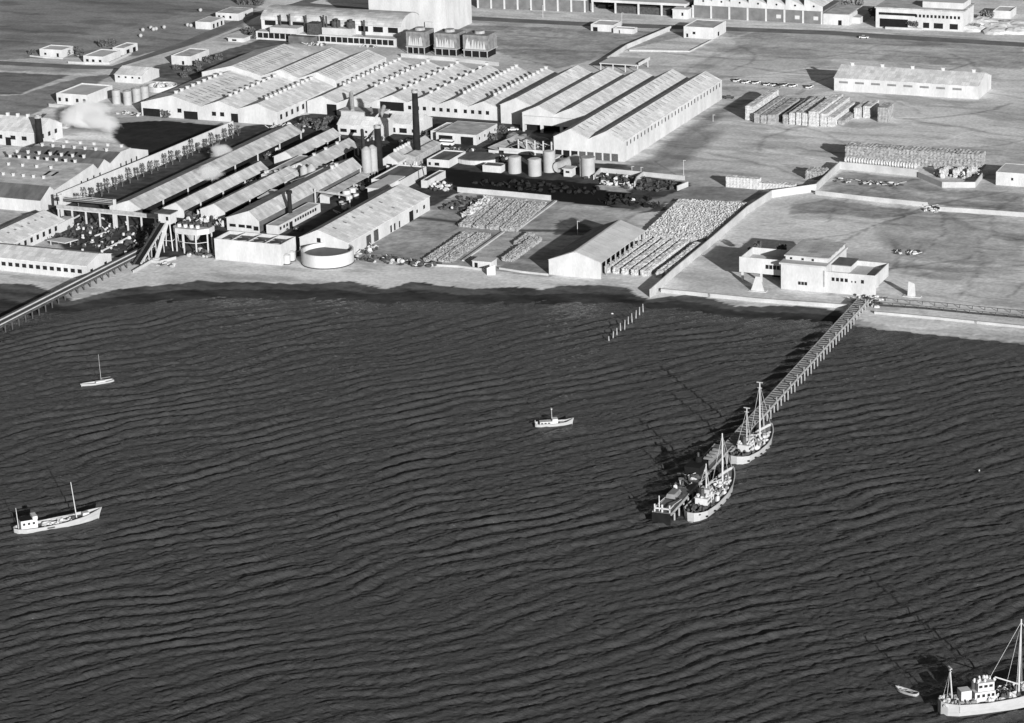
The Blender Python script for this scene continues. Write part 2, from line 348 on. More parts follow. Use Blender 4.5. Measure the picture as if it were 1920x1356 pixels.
def npmesh(name,vs,f,m):
    me=bpy.data.meshes.new(name); me.vertices.add(len(vs)); me.vertices.foreach_set('co',vs.astype(np.float32).ravel())
    me.loops.add(f.size); me.loops.foreach_set('vertex_index',f.astype(np.int32).ravel())
    me.polygons.add(len(f)); me.polygons.foreach_set('loop_start',np.arange(0,f.size,f.shape[1],dtype=np.int32))
    me.update(calc_edges=True); me.materials.append(m); me.shade_smooth(); return me
gm=bpy.data.materials.new('site_ground'); gm.use_nodes=True; n=gm.node_tree; b=n.nodes['Principled BSDF']
b.inputs['Roughness'].default_value=.95; b.inputs['Specular IOR Level'].default_value=.1
at=n.nodes.new('ShaderNodeAttribute'); at.attribute_name='albedo'
tc=n.nodes.new('ShaderNodeTexCoord')
def nz(s,det=3,sc=None):
    q=n.nodes.new('ShaderNodeTexNoise'); q.inputs['Scale'].default_value=s; q.inputs['Detail'].default_value=det
    mp=n.nodes.new('ShaderNodeMapping'); n.links.new(tc.outputs['Object'],mp.inputs[0]); 
    if sc: mp.inputs['Scale'].default_value=sc
    n.links.new(mp.outputs[0],q.inputs[0]); return q
a_=nz(.7,6); c_=nz(.12,5,(.5,1,1))
mr=n.nodes.new('ShaderNodeMapRange'); mr.inputs[1].default_value=.25; mr.inputs[2].default_value=.75; mr.inputs[3].default_value=.78; mr.inputs[4].default_value=1.22; n.links.new(a_.outputs[0],mr.inputs[0])
mr2=n.nodes.new('ShaderNodeMapRange'); mr2.inputs[1].default_value=.3; mr2.inputs[2].default_value=.7; mr2.inputs[3].default_value=.88; mr2.inputs[4].default_value=1.12; n.links.new(c_.outputs[0],mr2.inputs[0])
mu=n.nodes.new('ShaderNodeMath'); mu.operation='MULTIPLY'; n.links.new(mr.outputs[0],mu.inputs[0]); n.links.new(mr2.outputs[0],mu.inputs[1])
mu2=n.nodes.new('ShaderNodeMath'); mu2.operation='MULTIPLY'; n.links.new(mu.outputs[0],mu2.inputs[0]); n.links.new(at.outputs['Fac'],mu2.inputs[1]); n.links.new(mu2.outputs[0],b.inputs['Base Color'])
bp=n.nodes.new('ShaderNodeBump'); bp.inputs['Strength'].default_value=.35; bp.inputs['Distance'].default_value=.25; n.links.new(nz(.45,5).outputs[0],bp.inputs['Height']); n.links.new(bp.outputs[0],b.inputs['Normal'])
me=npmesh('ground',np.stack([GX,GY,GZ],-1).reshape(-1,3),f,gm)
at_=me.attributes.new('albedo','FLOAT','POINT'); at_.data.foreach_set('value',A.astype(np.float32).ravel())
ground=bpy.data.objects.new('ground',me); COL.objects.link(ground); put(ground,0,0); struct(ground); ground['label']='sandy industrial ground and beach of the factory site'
# ---------------- sea: swell as real relief, ripples as bump ----------------
sx_=np.concatenate([-440+far(0,10,-6000)[::-1],np.arange(-440,380,4.0)[:0],np.arange(-160,345,.42),345+far(0,10,6000)])
sy_=np.concatenate([-570+far(0,10,-6000)[::-1],np.arange(-570,-158,.42)])
SX,SY=np.meshgrid(sx_,sy_,indexing='ij'); H=np.zeros_like(SX)
g=np.random.default_rng(9)
# crest direction in world: about 27 degrees above image-right; wave number direction is normal to it, in grid axes
def train(lam,deg,amp,seed,warp,ws,sharp,envs=30,lo=.55):
    th=R(90+deg)+GA; k=2*np.pi/lam
    ph=k*(np.cos(th)*SX+np.sin(th)*SY)+warp*2*np.pi*(noise2(SX,SY,ws,seed,oc=3)-.5)+3.6*(noise2(SX,SY,lam*1.5,seed+50,oc=3)-.5)+seed
    env=lo+(1-lo)*np.clip((noise2(SX,SY,envs,seed+1,oc=3)-.3)*2.5,0,1.3)
    p=(ph/(2*np.pi))%1.; r=sharp   # short face towards the land breeze side, long easy back
    s_=np.where(p<r,.5-.5*np.cos(np.pi*p/r),.5+.5*np.cos(np.pi*(p-r)/(1-r))); return amp*env*(s_-.5)
H+=train(6.5,27,.50,101,3.4,48,.24,20,.45)
H+=train(4.8,32,.15,105,4.0,30,.24,15,.15)
H+=train(8.4,22,.16,109,3.0,60,.24,40,.2)
H+=train(2.9,24,.12,113,5.0,22,.28,12,.2)
H+=train(2.1,33,.09,117,5.0,14,.28,9,.2)
for k in range(34):
    lam=np.exp(g.uniform(np.log(1.3),np.log(3.2))); th=R(90+27)+GA+g.normal(0,.55)
    H+=lam*.0045*np.sin(2*np.pi/lam*(np.cos(th)*SX+np.sin(th)*SY)+g.uniform(0,6.28))
edge=np.interp(SX,B2[:,0],B2[:,1]); calm=np.clip((edge-SY-3)/16,.25,1)
gust=.86+.28*np.clip((noise2(SX,SY,75,151,oc=3)-.3)*2.5,0,1); H*=calm*gust*1.45
wm=bpy.data.materials.new('sea_water'); wm.use_nodes=True; n=wm.node_tree; b=n.nodes['Principled BSDF']
b.inputs['Base Color'].default_value=(.046,.046,.046,1); b.inputs['Roughness'].default_value=.06; b.inputs['IOR'].default_value=1.33; b.inputs['Specular IOR Level'].default_value=.22
tc=n.nodes.new('ShaderNodeTexCoord')
na=nz(.8,5,(.6,1.3,1)); na.inputs['Distortion'].default_value=.6; nb=nz(2.6,4,(.7,1.2,1))
ma=n.nodes.new('ShaderNodeMath'); ma.operation='MULTIPLY_ADD'; ma.inputs[1].default_value=.35; n.links.new(nb.outputs[0],ma.inputs[0]); n.links.new(na.outputs[0],ma.inputs[2])
bp=n.nodes.new('ShaderNodeBump'); bp.inputs['Strength'].default_value=1.; bp.inputs['Distance'].default_value=.5; n.links.new(ma.outputs[0],bp.inputs['Height']); n.links.new(bp.outputs[0],b.inputs['Normal'])
nx,ny=SX.shape; idx=np.arange(nx*ny).reshape(nx,ny)
f=np.stack([idx[:-1,:-1],idx[1:,:-1],idx[1:,1:],idx[:-1,1:]],-1).reshape(-1,4)
me=npmesh('sea',np.stack([SX,SY,H+WZ],-1).reshape(-1,3),f,wm)
sea=bpy.data.objects.new('sea',me); COL.objects.link(sea); put(sea,0,0); struct(sea); sea['label']='dark rippled bay water in front of the factory'
# ---------------- roads ----------------
def strip(name,pts,w,z,m,label=None,group=None,px=True):
    P=[Vector(gp(*p)) if px else Vector(p) for p in pts]; b=MB(); vs=[]
    # densify
    Q=[]
    for i in range(len(P)-1):
        k=max(1,int((P[i+1]-P[i]).length/12)); Q+=[P[i].lerp(P[i+1],j/k) for j in range(k)]
    Q.append(P[-1])
    for i,p in enumerate(Q):
        d=(Q[min(i+1,len(Q)-1)]-Q[max(i-1,0)]).normalized(); nn=Vector((-d.y,d.x))*w/2
        vs+=[(p.x+nn.x,p.y+nn.y,z),(p.x-nn.x,p.y-nn.y,z)]
    b.add(vs,[(2*i,2*i+1,2*i+3,2*i+2) for i in range(len(Q)-1)])
    o=b.build(name,m); put(o,0,0); struct(o)
    if label: o['label']=label
    return o
ROAD=mat('asphalt',.14,.25,.12,fine=.12); PAVE=mat('pavement',.52,.2,.2)
strip('road',[(560,8),(700,20),(850,33),(1110,46),(1300,52),(1560,62),(1700,71),(1920,84),(2300,104)],9.5,.03,ROAD,'dark coast road running across behind the factory')
strip('pavement',[(880,22),(1100,36),(1290,43),(1560,54),(1700,62),(1920,76),(2300,96)],2.6,.035,PAVE,'pale pavement along the far side of the coast road')
strip('road',[(-300,108),(0,118),(150,126),(215,127),(262,112),(350,82),(430,48),(480,26),(560,8),(620,-12)],8.,.034,ROAD,'dark lane bending round the pasture')
strip('path',[(235,124),(300,104),(380,80),(450,52)],3.,.038,PAVE,'pale footpath beside the bending lane')
strip('path',[(40,402),(72,396),(110,380),(200,345),(330,286),(440,240)],2.2,.04,ROAD,'narrow service lane beside the tree-lined wall')
mat('faint_glass',.26,.2,.6)
# ---------------- the big shed complexes ----------------
# D: two-bay hall, front-most on the right
t,rid,D=hall('warehouse','large white twin-gabled warehouse with eight dark doors and a long row of side windows','warehouse',0,0,116,[15,15.2],8.2,11.8,group='long factory halls')
for i in range(8): pwin(t,'door',DARK if i<3 else MATS.setdefault('slatted_door',mat('slatted_door',.07,.5,1.5,streak=(4,1,1))),1.9+3.45*i,0,0,2.75,3.0,'f')
for y in lin(3,113,29): pwin(t,'window',GLASS,30.2,y,5.9,.9,1.7,'r')
for xr,z,a,c in rid: skylights(t,xr,z,3.6/7.5,.7,3.4,lin(4 if a else 6,112,25))
b=MB().box(24.5,29.5,-.12,-.001,3.0,3.15); b.build('door_lintel',WALL2,t)
# C: three bays, the left one set back
t,rid,D=hall('factory_hall','white three-gabled hall with a low entrance bay beside the twin-gabled warehouse','factory hall',-29.4,36.5,115,[14.7,14.7],8,11.2,walls='lrb',group='long factory halls')
b=MB(); b.ext([(0,3.2),(29.4,3.2),(29.4,8),(22.05,11.2),(14.7,8),(7.35,11.2),(0,8)],0,.3); b.box(0,.8,0,.5,0,3.2)
for x in (8.6,17.4,26.2): b.box(x-.6,x+.6,0,.8,0,3.2)
b.build('front_wall',WALL,t)
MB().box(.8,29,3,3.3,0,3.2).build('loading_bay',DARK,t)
MB().box(.8,29,-.14,-.01,6.7,6.95).build('ledge',STEEL,t)
for xr,z,a,c in rid: skylights(t,xr,z,3.2/7.35,.8,3.2,lin(6,74,20),w=.22,m=MATS['faint_glass'])
t,rid,D=hall('factory_hall','white single-gabled hall between the windowed vent-roofed hall and the low entrance bay','factory hall',-44.1,47.5,115.2,[14.6],8,11.2,walls='flb',group='long factory halls')
for xr,z,a,c in rid: skylights(t,xr,z,3.2/7.35,.8,3.2,lin(6,64,17),w=.22,m=MATS['faint_glass'])
b=MB().box(11.5,15,-6,-.02,0,5.4); b.build('annex',WALL2,t); MB().box(15.02,17,-3,0,0,3).build('annex_door',DARK,t)
# B: vent-roofed hall, four bays forward wall + two bays further left
t,rid,D=hall('factory_hall','white hall with a row of square windows and four roofs studded with ridge vents','factory hall',-104,51.2,119.5,[14.5,14.6,14.4,14.3],5.2,7.9,group='long factory halls')
for x in [19.3,22.6,27,30.4,33.8,37.3,41.8,45.2,48.6,52.1]: pwin(t,'window',GLASS,x,0,2.3,1.5,1.6,'f')
pwin(t,'window',GLASS,15.6,0,2.3,1.5,1.6,'f')
MB().box(1.5,12.8,-.05,.1,1.2,5.0).build('open_doorway',DARK,t)
for k,(xr,z,a,c) in enumerate(rid):
    vents(t,xr,z,lin([13,9,12,12][k],D-.6,[10,9,14,13][k]))
    if k in(1,2): skylights(t,xr,z,2.7/7.2,1,5,lin(4,44,15),w=.22,m=MATS['faint_glass'])
t,rid,D=hall('factory_hall','white two-gabled hall with ridge vents and a big dark doorway at its corner','factory hall',-132.8,41.5,119.2,[14.4,14.3],5.2,7.9,group='long factory halls')
vents(t,rid[0][0],rid[0][1],lin(22,D-.6,13)); vents(t,rid[1][0],rid[1][1],lin(24,D-.6,11))
MB().box(9.5,14.2,-.06,.1,0,4.6).build('doorway',DARK,t); pwin(t,'window',GLASS,23.5,0,2.4,1.6,1.4,'f')
MB().tube((20,3,9.5),(26,-8,4.5),.9,8).build('duct',STEEL,t)
# A: workshop halls on the left, front
t,rid,D=hall('factory_hall','white three-gabled workshop hall with two ridges of vents and dark doors facing the lane','factory hall',-201,17,69.8,[30,17.8,18.9],[5.8,5.8,5.8,5.4],[9.6,8.8,8.8],group='long factory halls',walls='flr')
vents(t,rid[0][0],rid[0][1],lin(5,44,9)); vents(t,rid[1][0],rid[1][1],lin(10,50,9)); vents(t,rid[2][0],rid[2][1],lin(9,50,11))
skylights(t,15,9.6,3.8/15,4,8,lin(6,44,11),w=.5); skylights(t,15,9.6,3.8/15,10,13,lin(3,30,9),w=.5)
for x,w,z,h in [(19,2,2.5,1.8),(36,2.,2.2,1.8),(40,2,2.2,1.8)]: pwin(t,'window',GLASS,x,0,z,w,h,'f')
for x,w,h in [(5,8.5,3.4),(24.5,6.8,3.4),(46,3.4,3.8)]: pwin(t,'door',DARK,x,0,0,w,h,'f')
for y in [3.5,8.5,13.5,18.5,23.5,28.5]: pwin(t,'window',GLASS,66.7,y,1.9,1.8,2.2,'r')
t,rid,D=hall('factory_hall','tall white three-gabled rear hall with rows of roof lights above the workshop hall','factory hall',-201,70.1,120.5,[30.5,18.6,18.6],8,[11.6,11.3,11.3],group='long factory halls')
skylights(t,15.2,11.6,3.6/15.2,1,4.5,lin(3,47,17),w=.4); skylights(t,15.2,11.6,3.6/15.2,7,10.5,lin(2,40,16),w=.4)
skylights(t,39.8,11.3,3.3/9.3,1,5,lin(2,47,20),w=.4); skylights(t,58.4,11.3,3.3/9.3,1,5,lin(2,47,22),w=.4)
for o in (b for b in COL.objects if b.name.startswith('vent') or b.name.startswith('skylight')): pass
# ---------------- chimneys ----------------
def chimney(px,py,h,r0,r1,label,lean=0):
    x,y=gp(px,py); t=thing('chimney',label,'chimney',x,y,group='dark brick chimneys')
    MB().tbox(-r0*1.5,r0*1.5,-r0*1.5,r0*1.5,0,2.2,.25).build('plinth',BRICK,t)
    b=MB(); b.cyl(0,0,r0,2.2,h,20,r1); b.build('shaft',BRICK,t,True)
    MB().ring(0,0,r1*.7,r1*1.18,h-.5,h+.5,20).build('crown',STEEL,t)
chimney(783,303,28.6,1.55,1.15,'tallest dark brick chimney rising in front of the vented halls')
chimney(711.5,323,18.4,1.6,1.3,'shorter dark brick chimney beside the pair of white silos')
chimney(76,281,14,1.5,1.3,'squat dark chimney in front of the gabled house at the left edge')
# ---------------- far warehouse ----------------
t=thing('warehouse','long low white warehouse with eight slot windows standing alone in the sand yard','warehouse',71.6,145.2)
b=MB(); P_=[(0,0),(22,0),(22,5.7),(11,9.2),(0,5.7)]
b.ext(P_,0,.3,'x'); b.ext(P_,63.7,64,'x'); b.box(.3,63.7,0,.3,0,5.7); b.box(.3,63.7,21.7,22,0,5.7); b.build('wall',WALL,t)
roof_slab(t,0,22,11,-.2,64.2,5.7,5.7,9.2,ROOFX,axis='x')
for i in range(8): pwin(t,'window',MATS['skylight_glass'],4.2+7.2*i,0,3.5,4,.9,'f')
for i in range(5): b=MB().box(-.6,.6,-.6,.6,0,1.2).box(-.8,.8,-.8,.8,1.2,1.4).build('vent',WALL,t); b.location=(5+13.5*i,11,9.2)
# ---------------- front white warehouse by the beach ----------------
t=thing('warehouse','white beachside warehouse with an off-centre ridge and open side posts','warehouse',62.5,-154,group=None)
Dp=42
b=MB(); P_=[(0,0),(19,0),(19,5.8),(9.6,8.9),(0,5.3)]; b.ext(P_,0,.3); b.ext([(0,0),(9,0),(19,3),(19,5.8),(9.6,8.9),(0,5.3)],Dp-.3,Dp); b.box(0,.3,.3,Dp-.3,0,5.3); b.build('wall',WALL,t)
roof_slab(t,0,9.6,9.2,-.2,Dp+.2,5.3,8.75,8.9,ROOFSH,ov=.3); roof_slab(t,9.65,19,10.0,-.2,Dp+.2,8.85,5.8,8.85,WALL,ov=.4)  # left slope darker than the right: its shade is in the colour
p0=MB().box(18.6,19,-.2,.2,0,5.7).build('post',WOOD,t); p0.location=(0,1.2,0)
for i in range(1,10): inst(p0,t,(0,1.2+4.4*i,0))
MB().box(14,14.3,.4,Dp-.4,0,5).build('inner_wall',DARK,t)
for y in lin(4,38,7): 
    o=MB().box(0,5,-.12,.12,0,.12).build('roof_batten',STEEL,t); o.location=(10.6,y,8.72); o.rotation_euler=(0,R(19),0)
# ---------------- generic small buildings ----------------
def block(name,label,cat,p0,p1,pb,h,m=None,roof='flat',hr=None,ax='y',wins=(),group=None,rm=None,parapet=.4,z0=0,rot=0,dep=None,wid=None):
    """p0,p1 front corners, pb a back corner: pixel triples. wins: (face, frac, z, w, h, kind)"""
    x0,y0=gp(*p0); x1=gp(*p1)[0] if wid is None else x0+wid; yb=gp(*pb)[1] if dep is None else y0+dep
    w=x1-x0; d=yb-y0; t=thing(name,label,cat,x0,y0,z0,rot,group); m=m or WALL; rm=rm or ROOFM; hr=hr or h+1.5
    b=MB()
    if roof=='flat':
        b.box(0,w,0,.25,0,h+parapet).box(0,w,d-.25,d,0,h+parapet).box(0,.25,.25,d-.25,0,h+parapet).box(w-.25,w,.25,d-.25,0,h+parapet); b.build('wall',m,t)
        MB().box(.26,w-.26,.26,d-.26,h-.2,h).build('roof',rm,t)
    elif roof=='slab':
        b.box(0,w,0,d,0,h-.02); b.build('wall',m,t); MB().box(-.5,w+.5,-.5,d+.5,h,h+.3).build('roof',rm,t)
    else:
        if ax=='y': P=[(0,0),(w,0),(w,h),(w/2,hr),(0,h)]; b.ext(P,0,.25).ext(P,d-.25,d).box(0,.25,.25,d-.25,0,h).box(w-.25,w,.25,d-.25,0,h)
        else: P=[(0,0),(d,0),(d,h),(d/2,hr),(0,h)]; b.ext(P,0,.25,'x').ext(P,w-.25,w,'x').box(.25,w-.25,0,.25,0,h).box(.25,w-.25,d-.25,d,0,h)
        b.build('wall',m,t)
        if ax=='y': roof_slab(t,0,w,w/2,-.25,d+.25,h,h,hr,rm)
        else: roof_slab(t,0,d,d/2,-.25,w+.25,h,h,hr,rm,axis='x')
    for q in wins:
        f,fr,z,ww,hh=q[:5]; k=q[5] if len(q)>5 else 'window'
        if f=='f': pwin(t,k,GLASS if k=='window' else DARK,fr*w,0,z,ww,hh,'f')
        elif f=='r': pwin(t,k,GLASS if k=='window' else DARK,w,fr*d,z,ww,hh,'r')
    t['w']=w; t['d']=d
    del t['w'],t['d']
    return t,w,d
# ---------------- long narrow packing sheds on the left ----------------
def openshed(label,x0,x1,xr,y0,y1,h,hr,posts,rm=ROOFM,front=True,back=False,inner=DARK,in_off=1.6,name='packing_shed'):
    t=thing(name,label,'shed',x0,y0,group='long narrow packing sheds'); w=x1-x0; d=y1-y0; q=xr-x0; b=MB()
    if front: b.ext([(0,0),(w,0),(w,h),(q,hr),(0,h)],0,.3)
    if back: b.ext([(0,0),(w,0),(w,h),(q,hr),(0,h)],d-.3,d)
    b.box(0,.3,.3,d-.3,0,h); b.build('wall',WALL,t)
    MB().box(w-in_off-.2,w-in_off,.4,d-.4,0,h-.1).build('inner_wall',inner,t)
    p0=MB().box(-.22,.22,-.22,.22,0,h).build('post',WALL,t); ps=lin(d/(posts+1),d-.4,posts); p0.location=(w-.25,ps[0],0)
    for y in ps[1:]: inst(p0,t,(w-.25,y,0))
    roof_slab(t,0,w,q,-.3,d+.3,h,h,hr,rm,ov=.45)
    return t
t=openshed('longest narrow shed, beside the tree-lined wall, with pale roof and open dark side',-126,-112,-117,-131,-3,3.3,6.2,7)
t=openshed('narrow open-sided shed, second from the tree-lined wall',-105,-96.3,-99.3,-127,-62,3.3,5.8,4)
t=openshed('short rear open-sided shed behind the second narrow shed, ending near the small gabled house',-103,-94,-97.5,-44,-3,3.3,5.8,4)
t=openshed('narrow pale-roofed shed whose roof carries a small raised platform, third from the tree-lined wall',-90.4,-80,-84.2,-125,-66,3.4,6.0,2)
t=openshed('rear narrow shed with ridge vents running to the foot of the pipe',-88,-77,-81.5,-62,-20,4.0,6.6,4)
vents(t,6.5,6.6,[12,22,32],s=.8)
t=openshed('broad narrow shed with white annex along its side, fourth from the tree-lined wall',-72.4,-59,-62.6,-137,-54,4.8,8.0,0,inner=ROOFD,in_off=.4)
for x in (2.4,6.2): pwin(t,'window',GLASS,x,0,1.5,2.6,1.1,'f')
for x in (9.2,): pwin(t,'window',GLASS,x,0,1.4,2.2,1.2,'f')
pwin(t,'window',GLASS,12.1,0,.8,2,1.6,'f')
vents(t,9.8,8.0,[66,69.5],s=.9)
t,w,d=block('shed_annex','low white annex with a row of small windows against the broad shed','annex',(500,438,0),(500,438,0),(592,399,0),3.2,wid=5,dep=33,roof='flat',rm=ROOFM,parapet=.1,
  wins=[('r',f,1.4,1.3,1.1) for f in (.05,.13,.2,.4,.46,.52,.58,.64,.7,.76,.82,.88)]+[('r',.29,0,2.4,2.4,'door')])
t=openshed('thin lean-to canopy between the broad shed and the silos',-57.5,-53.5,-57,-92,-58,2.6,3.4,3,name='lean_to')
x,y=gp(545,415,0); t=thing('flue','short thick black flue rising at the side wall of the broad narrow shed','flue',x,y); MB().cyl(0,0,.9,0,11,12,.75).build('pipe',BRICK,t); MB().ring(0,0,.5,1.15,10.6,11.6,12).build('cowl',BRICK,t)
# raised platform on the third shed
t=thing('roof_platform','pale flat platform raised above the third shed roof','platform',*gp(458,388,4)); MB().box(0,7,0,11,3.6,3.9).build('deck',ROOFM,t); MB().box(6.7,7.4,.1,10.9,3.95,5.1).build('screen',WALL,t); [MB().box(a,a+.35,c,c+.35,0,3.6).build('leg',STEEL,t) for a,c in ((.1,.1),(6.5,.1),(6.5,10.4))]
t=thing('roof_platform','small tilted roof sheet leaning beside the third shed','platform',*gp(482,368,4)); MB().add([(0,0,3.4),(6,0,3.2),(8,10,4),(1,10,4.4),(0,0,3.2),(6,0,3.0),(8,10,3.8),(1,10,4.2)],[(0,1,2,3),(7,6,5,4),(0,4,5,1),(1,5,6,2),(2,6,7,3),(3,7,4,0)]).build('deck',WALL2,t); [MB().box(a,a+.3,c,c+.3,0,3.2+.4*(a>4)).build('leg',STEEL,t) for a,c in ((3,4),(6,8))]
# cross building between sheds with funnels
t,w,d=block('vented_building','low building with a crowd of white roof vents between the narrow sheds','building',(490,334,3),(550,330,3),(560,298,3),4.4,rm=ROOFM,m=WALL2,parapet=.15)
vents(t,1,4.5,[2,3.5],s=.7)
for k in range(7): 
    o=MB().box(-.45,.45,-.45,.45,0,1.2).box(-.6,.6,-.6,.6,1.2,1.35).build('vent',WALL,t); o.location=(5+1.9*k*.5,3+2.6*k,4.4)
t=thing('sloping_shed','pale sloping shed running down beside the vented building','shed',*gp(545,338,4)); roof_slab(t,0,11,6,0,24,3.4,3.4,5.6,ROOFM); MB().box(0,10.8,0,.3,0,3.4).box(0,.3,.3,23,0,3.4).box(10.5,10.8,.3,23,0,3.4).build('wall',WALL2,t)
def silo(px,py,r,h,label,cone=1.2,legs=True,group=None,name='silo',m=TWHITE):
    x,y=gp(px,py); t=thing(name,label,'silo' if name=='silo' else 'tank',x,y,group=group); z0=2.4 if legs else 0
    b=MB(); b.cyl(0,0,r,z0,h,24).build('body',m,t,False); MB().cyl(0,0,r*1.03,h,h+cone,24,r*.25).build('cap',STEEL if cone<1 else m,t)
    if legs:
        MB().cyl(0,0,.5,.9,z0,16,r*.97).build('hopper',STEEL,t)
        l=MB().box(-.15,.15,-.15,.15,0,z0+.4).build('leg',STEEL,t); l.location=(r*.7,r*.7,0)
        for a,c in ((-1,1),(1,-1),(-1,-1)): inst(l,t,(r*.7*a,r*.7*c,0))
    MB().ring(0,0,r*.995,r+.08,h*.55,h*.55+.18,24).build('hoop',STEEL,t)
    return t
silo(689,334,1.9,11.5,'left of the pair of tall white silos beside the shorter chimney',group='white silos by the chimney')
silo(700,331,1.9,11.5,'right of the pair of tall white silos, touching the shorter chimney',group='white silos by the chimney')
silo(571,344,1.5,6,'white cyclone funnel on the left of a pair above the broad shed',1.4,group='cyclone funnels')
silo(585,343,1.7,6.2,'white cyclone funnel on the right of a pair above the broad shed',1.4,group='cyclone funnels')
# ---------------- boiler house cluster round the chimneys ----------------
t,w,d=block('boiler_house','small gabled boiler house with a saw-tooth row of vents behind the shorter chimney','boiler house',(714,318,0),(744,322,0),(760,262,4),3.6,roof='gable',hr=6.2,rm=ROOFM,wins=[('f',.5,.2,2.4,2.4,'door'),('r',.2,1,2,1.4),('r',.45,1,2,1.4)])
for k in range(8): o=MB().box(-.5,.5,-.6,.6,0,1.2).build('vent',WALL,t); o.location=(w/2,6+2.5*k,6.1)
t,w,d=block('slatted_shed','grey slatted shed leaning against the tall chimney','shed',(752,312,0),(778,314,0),(782,275,2),4.2,roof='gable',hr=5,m=STEEL,rm=ROOFM)
t,w,d=block('engine_house','dark-roofed long shed with a white parapet wall in front of the two chimneys','shed',(697,355,0),(745,362,0),(786,330,0),3.6,roof='flat',m=WALL,rm=ROOFD,parapet=.5)
t,w,d=block('engine_house','dark-roofed low shed just right of the tall chimney foot','shed',(790,352,0),(800,354,0),(828,333,0),2.6,roof='flat',m=WALL,rm=ROOFD,parapet=.35)
t,w,d=block('pump_house','bright white flat building wedged between the dark-roofed shed and the broad gabled hall','building',(690,372,0),(738,362,0),(745,350,0),4.0,roof='slab',rm=WALL)
t=thing('pipe_bridge','thin pale pipe bridge carried on posts above the yard by the broad hall','pipe bridge',*gp(592,384)); 
b=MB(); b.tube((0,0,5.2),(16,-3,5.2),.16).tube((0,1.2,5.2),(16,-1.8,5.2),.16).build('pipe',WALL,t); MB().box(-.2,.2,-.2,.2,0,6.2).build('post',WALL,t); MB().box(15.6,16,-2.6,-2.2,0,5.2).build('post',WALL,t)
for k,(px,py,s) in enumerate([(650,368,1.6),(661,362,1.4),(655,376,1.3),(668,371,1.1),(640,384,.9),(646,390,1.2)]):
    x,y=gp(px,py); t=thing('process_tank',['squat pale vat at the far end of the row by the bright pump house','small vat touching the bright pump house wall','round pale vat in the middle of the vat row','little vat nearest the pump house corner','tiny vat at the near end of the vat row','wide low vat standing below the pipe bridge end'][k],'tank',x,y,group='vats beside the pump house')
    MB().cyl(0,0,s,0,s*1.5,18).build('body',WALL,t); MB().cyl(0,0,s*.85,s*1.5+.01,s*1.5+.25,18,s*.3).build('lid',STEEL,t)
# pipes / flues sloping
t=thing('flue','thick grey flue running down from the vented hall to the small houses','flue',*gp(700,262)); MB().tube((0,0,1.2),(-6.5,24,8.2),.9,10).build('duct',STEEL,t); MB().box(-.9,.9,-.9,.9,0,1.2).build('foot',WALL2,t)
t=thing('flue','dark flue sloping across the yard towards the white silos','flue',*gp(682,290)); MB().tube((0,0,2.0),(-9,17,5.6),.7,10).build('duct',RUST,t); MB().box(-.6,.6,-.6,.6,0,1.8).build('foot',RUST,t)
t=thing('stay_cable','thin dark flue-pipe leaning down behind the broad gabled hall','pipe',*gp(800,350)); MB().tube((0,0,0),(-3.5,3,9),.22).build('pipe',RUST,t)
# broad gabled hall (front, by the round tank)
t=thing('gabled_hall','broad white hall with short dark roof lights right behind the round tank','hall',-32,-156.3)
dd=67; b=MB(); P_=[(0,0),(19.2,0),(19.2,5.2),(7.4,9),(0,5.8)]; b.ext(P_,0,.3).ext(P_,dd-.3,dd).box(0,.3,.3,dd-.3,0,5.8).box(18.9,19.2,.3,dd-.3,0,5.2); b.build('wall',WALL,t)
roof_slab(t,0,19.2,7.4,-.15,dd+.3,5.8,5.2,9,ROOF,ov=.2)
skylights(t,7.4,9,3.8/11.8,2.4,3.7,[7,15,22,29,36,44],w=.8); skylights(t,7.4,9,3.8/11.8,7.4,8.6,[44],w=.8)
pwin(t,'window',GLASS,7.6,0,4.6,1.5,1.6,'f')
for y,w_,z,h in [(34,1.2,.2,2.6),(37,1.2,.2,2.6),(41,1,.2,2.4),(56,1.2,1.8,1.2),(62,1.5,1.8,1.4)]: pwin(t,'window',GLASS,19.2,y,z,w_,h,'r')
pwin(t,'door',DARK,19.2,51,0,3.4,3.8,'r')
MB().box(19.25,19.6,14,17,.2,4).build('sliding_door',RUST,t); MB().box(19.25,19.6,20,23,.4,4.4).build('sliding_door',RUST,t)
# white open-topped reservoir box
t=thing('reservoir_tank','tall white box reservoir with dark open top crossed by beams','reservoir',-57.3,-172.4)
w,d,h=26.5,11,7.6; b=MB(); b.box(0,w,0,.35,0,h).box(0,w,d-.35,d,0,h).box(0,.35,.35,d-.35,0,h).box(w-.35,w,.35,d-.35,0,h).build('wall',WALL,t)
MB().box(.36,w-.36,.36,d-.36,h-1.4,h-1.2).build('water_surface',GLASS,t)
for i in range(3): o=MB().box(-.18,.18,.36,d-.36,h-.3,h-.02).build('beam',WALL,t); o.location=(w*(i+1)/4,0,0)
b=MB(); 
for i in range(4): b.tube((2+6.5*i,3,h-.9),(6.5+6.5*i,5,h-.9),.12).tube((4+6.5*i,6,h-.9),(7+6.5*i,7.5,h-.9),.12)
b.build('pipework',STEEL,t)
# round tank
t=thing('round_tank','wide round white settling tank with dark water inside on the beach edge','round tank',-15.8,-160.8)
t.location=wd(-17.4,-163.4); MB().ring(0,0,8.6,9.2,0,4.7,72).build('wall',WALL,t,False); MB().cyl(0,0,8.6,3.0,3.1,72).build('water_surface',GLASS,t)
MB().ring(0,0,9.2,9.32,.0,.35,72).build('footing',RUST,t)
b=MB(); b.tube((-9.2,-3,.3),(-9.2,-3,5.6),.07).tube((-9.2,-2.4,.3),(-9.2,-2.4,5.6),.07).build('ladder',STEEL,t)
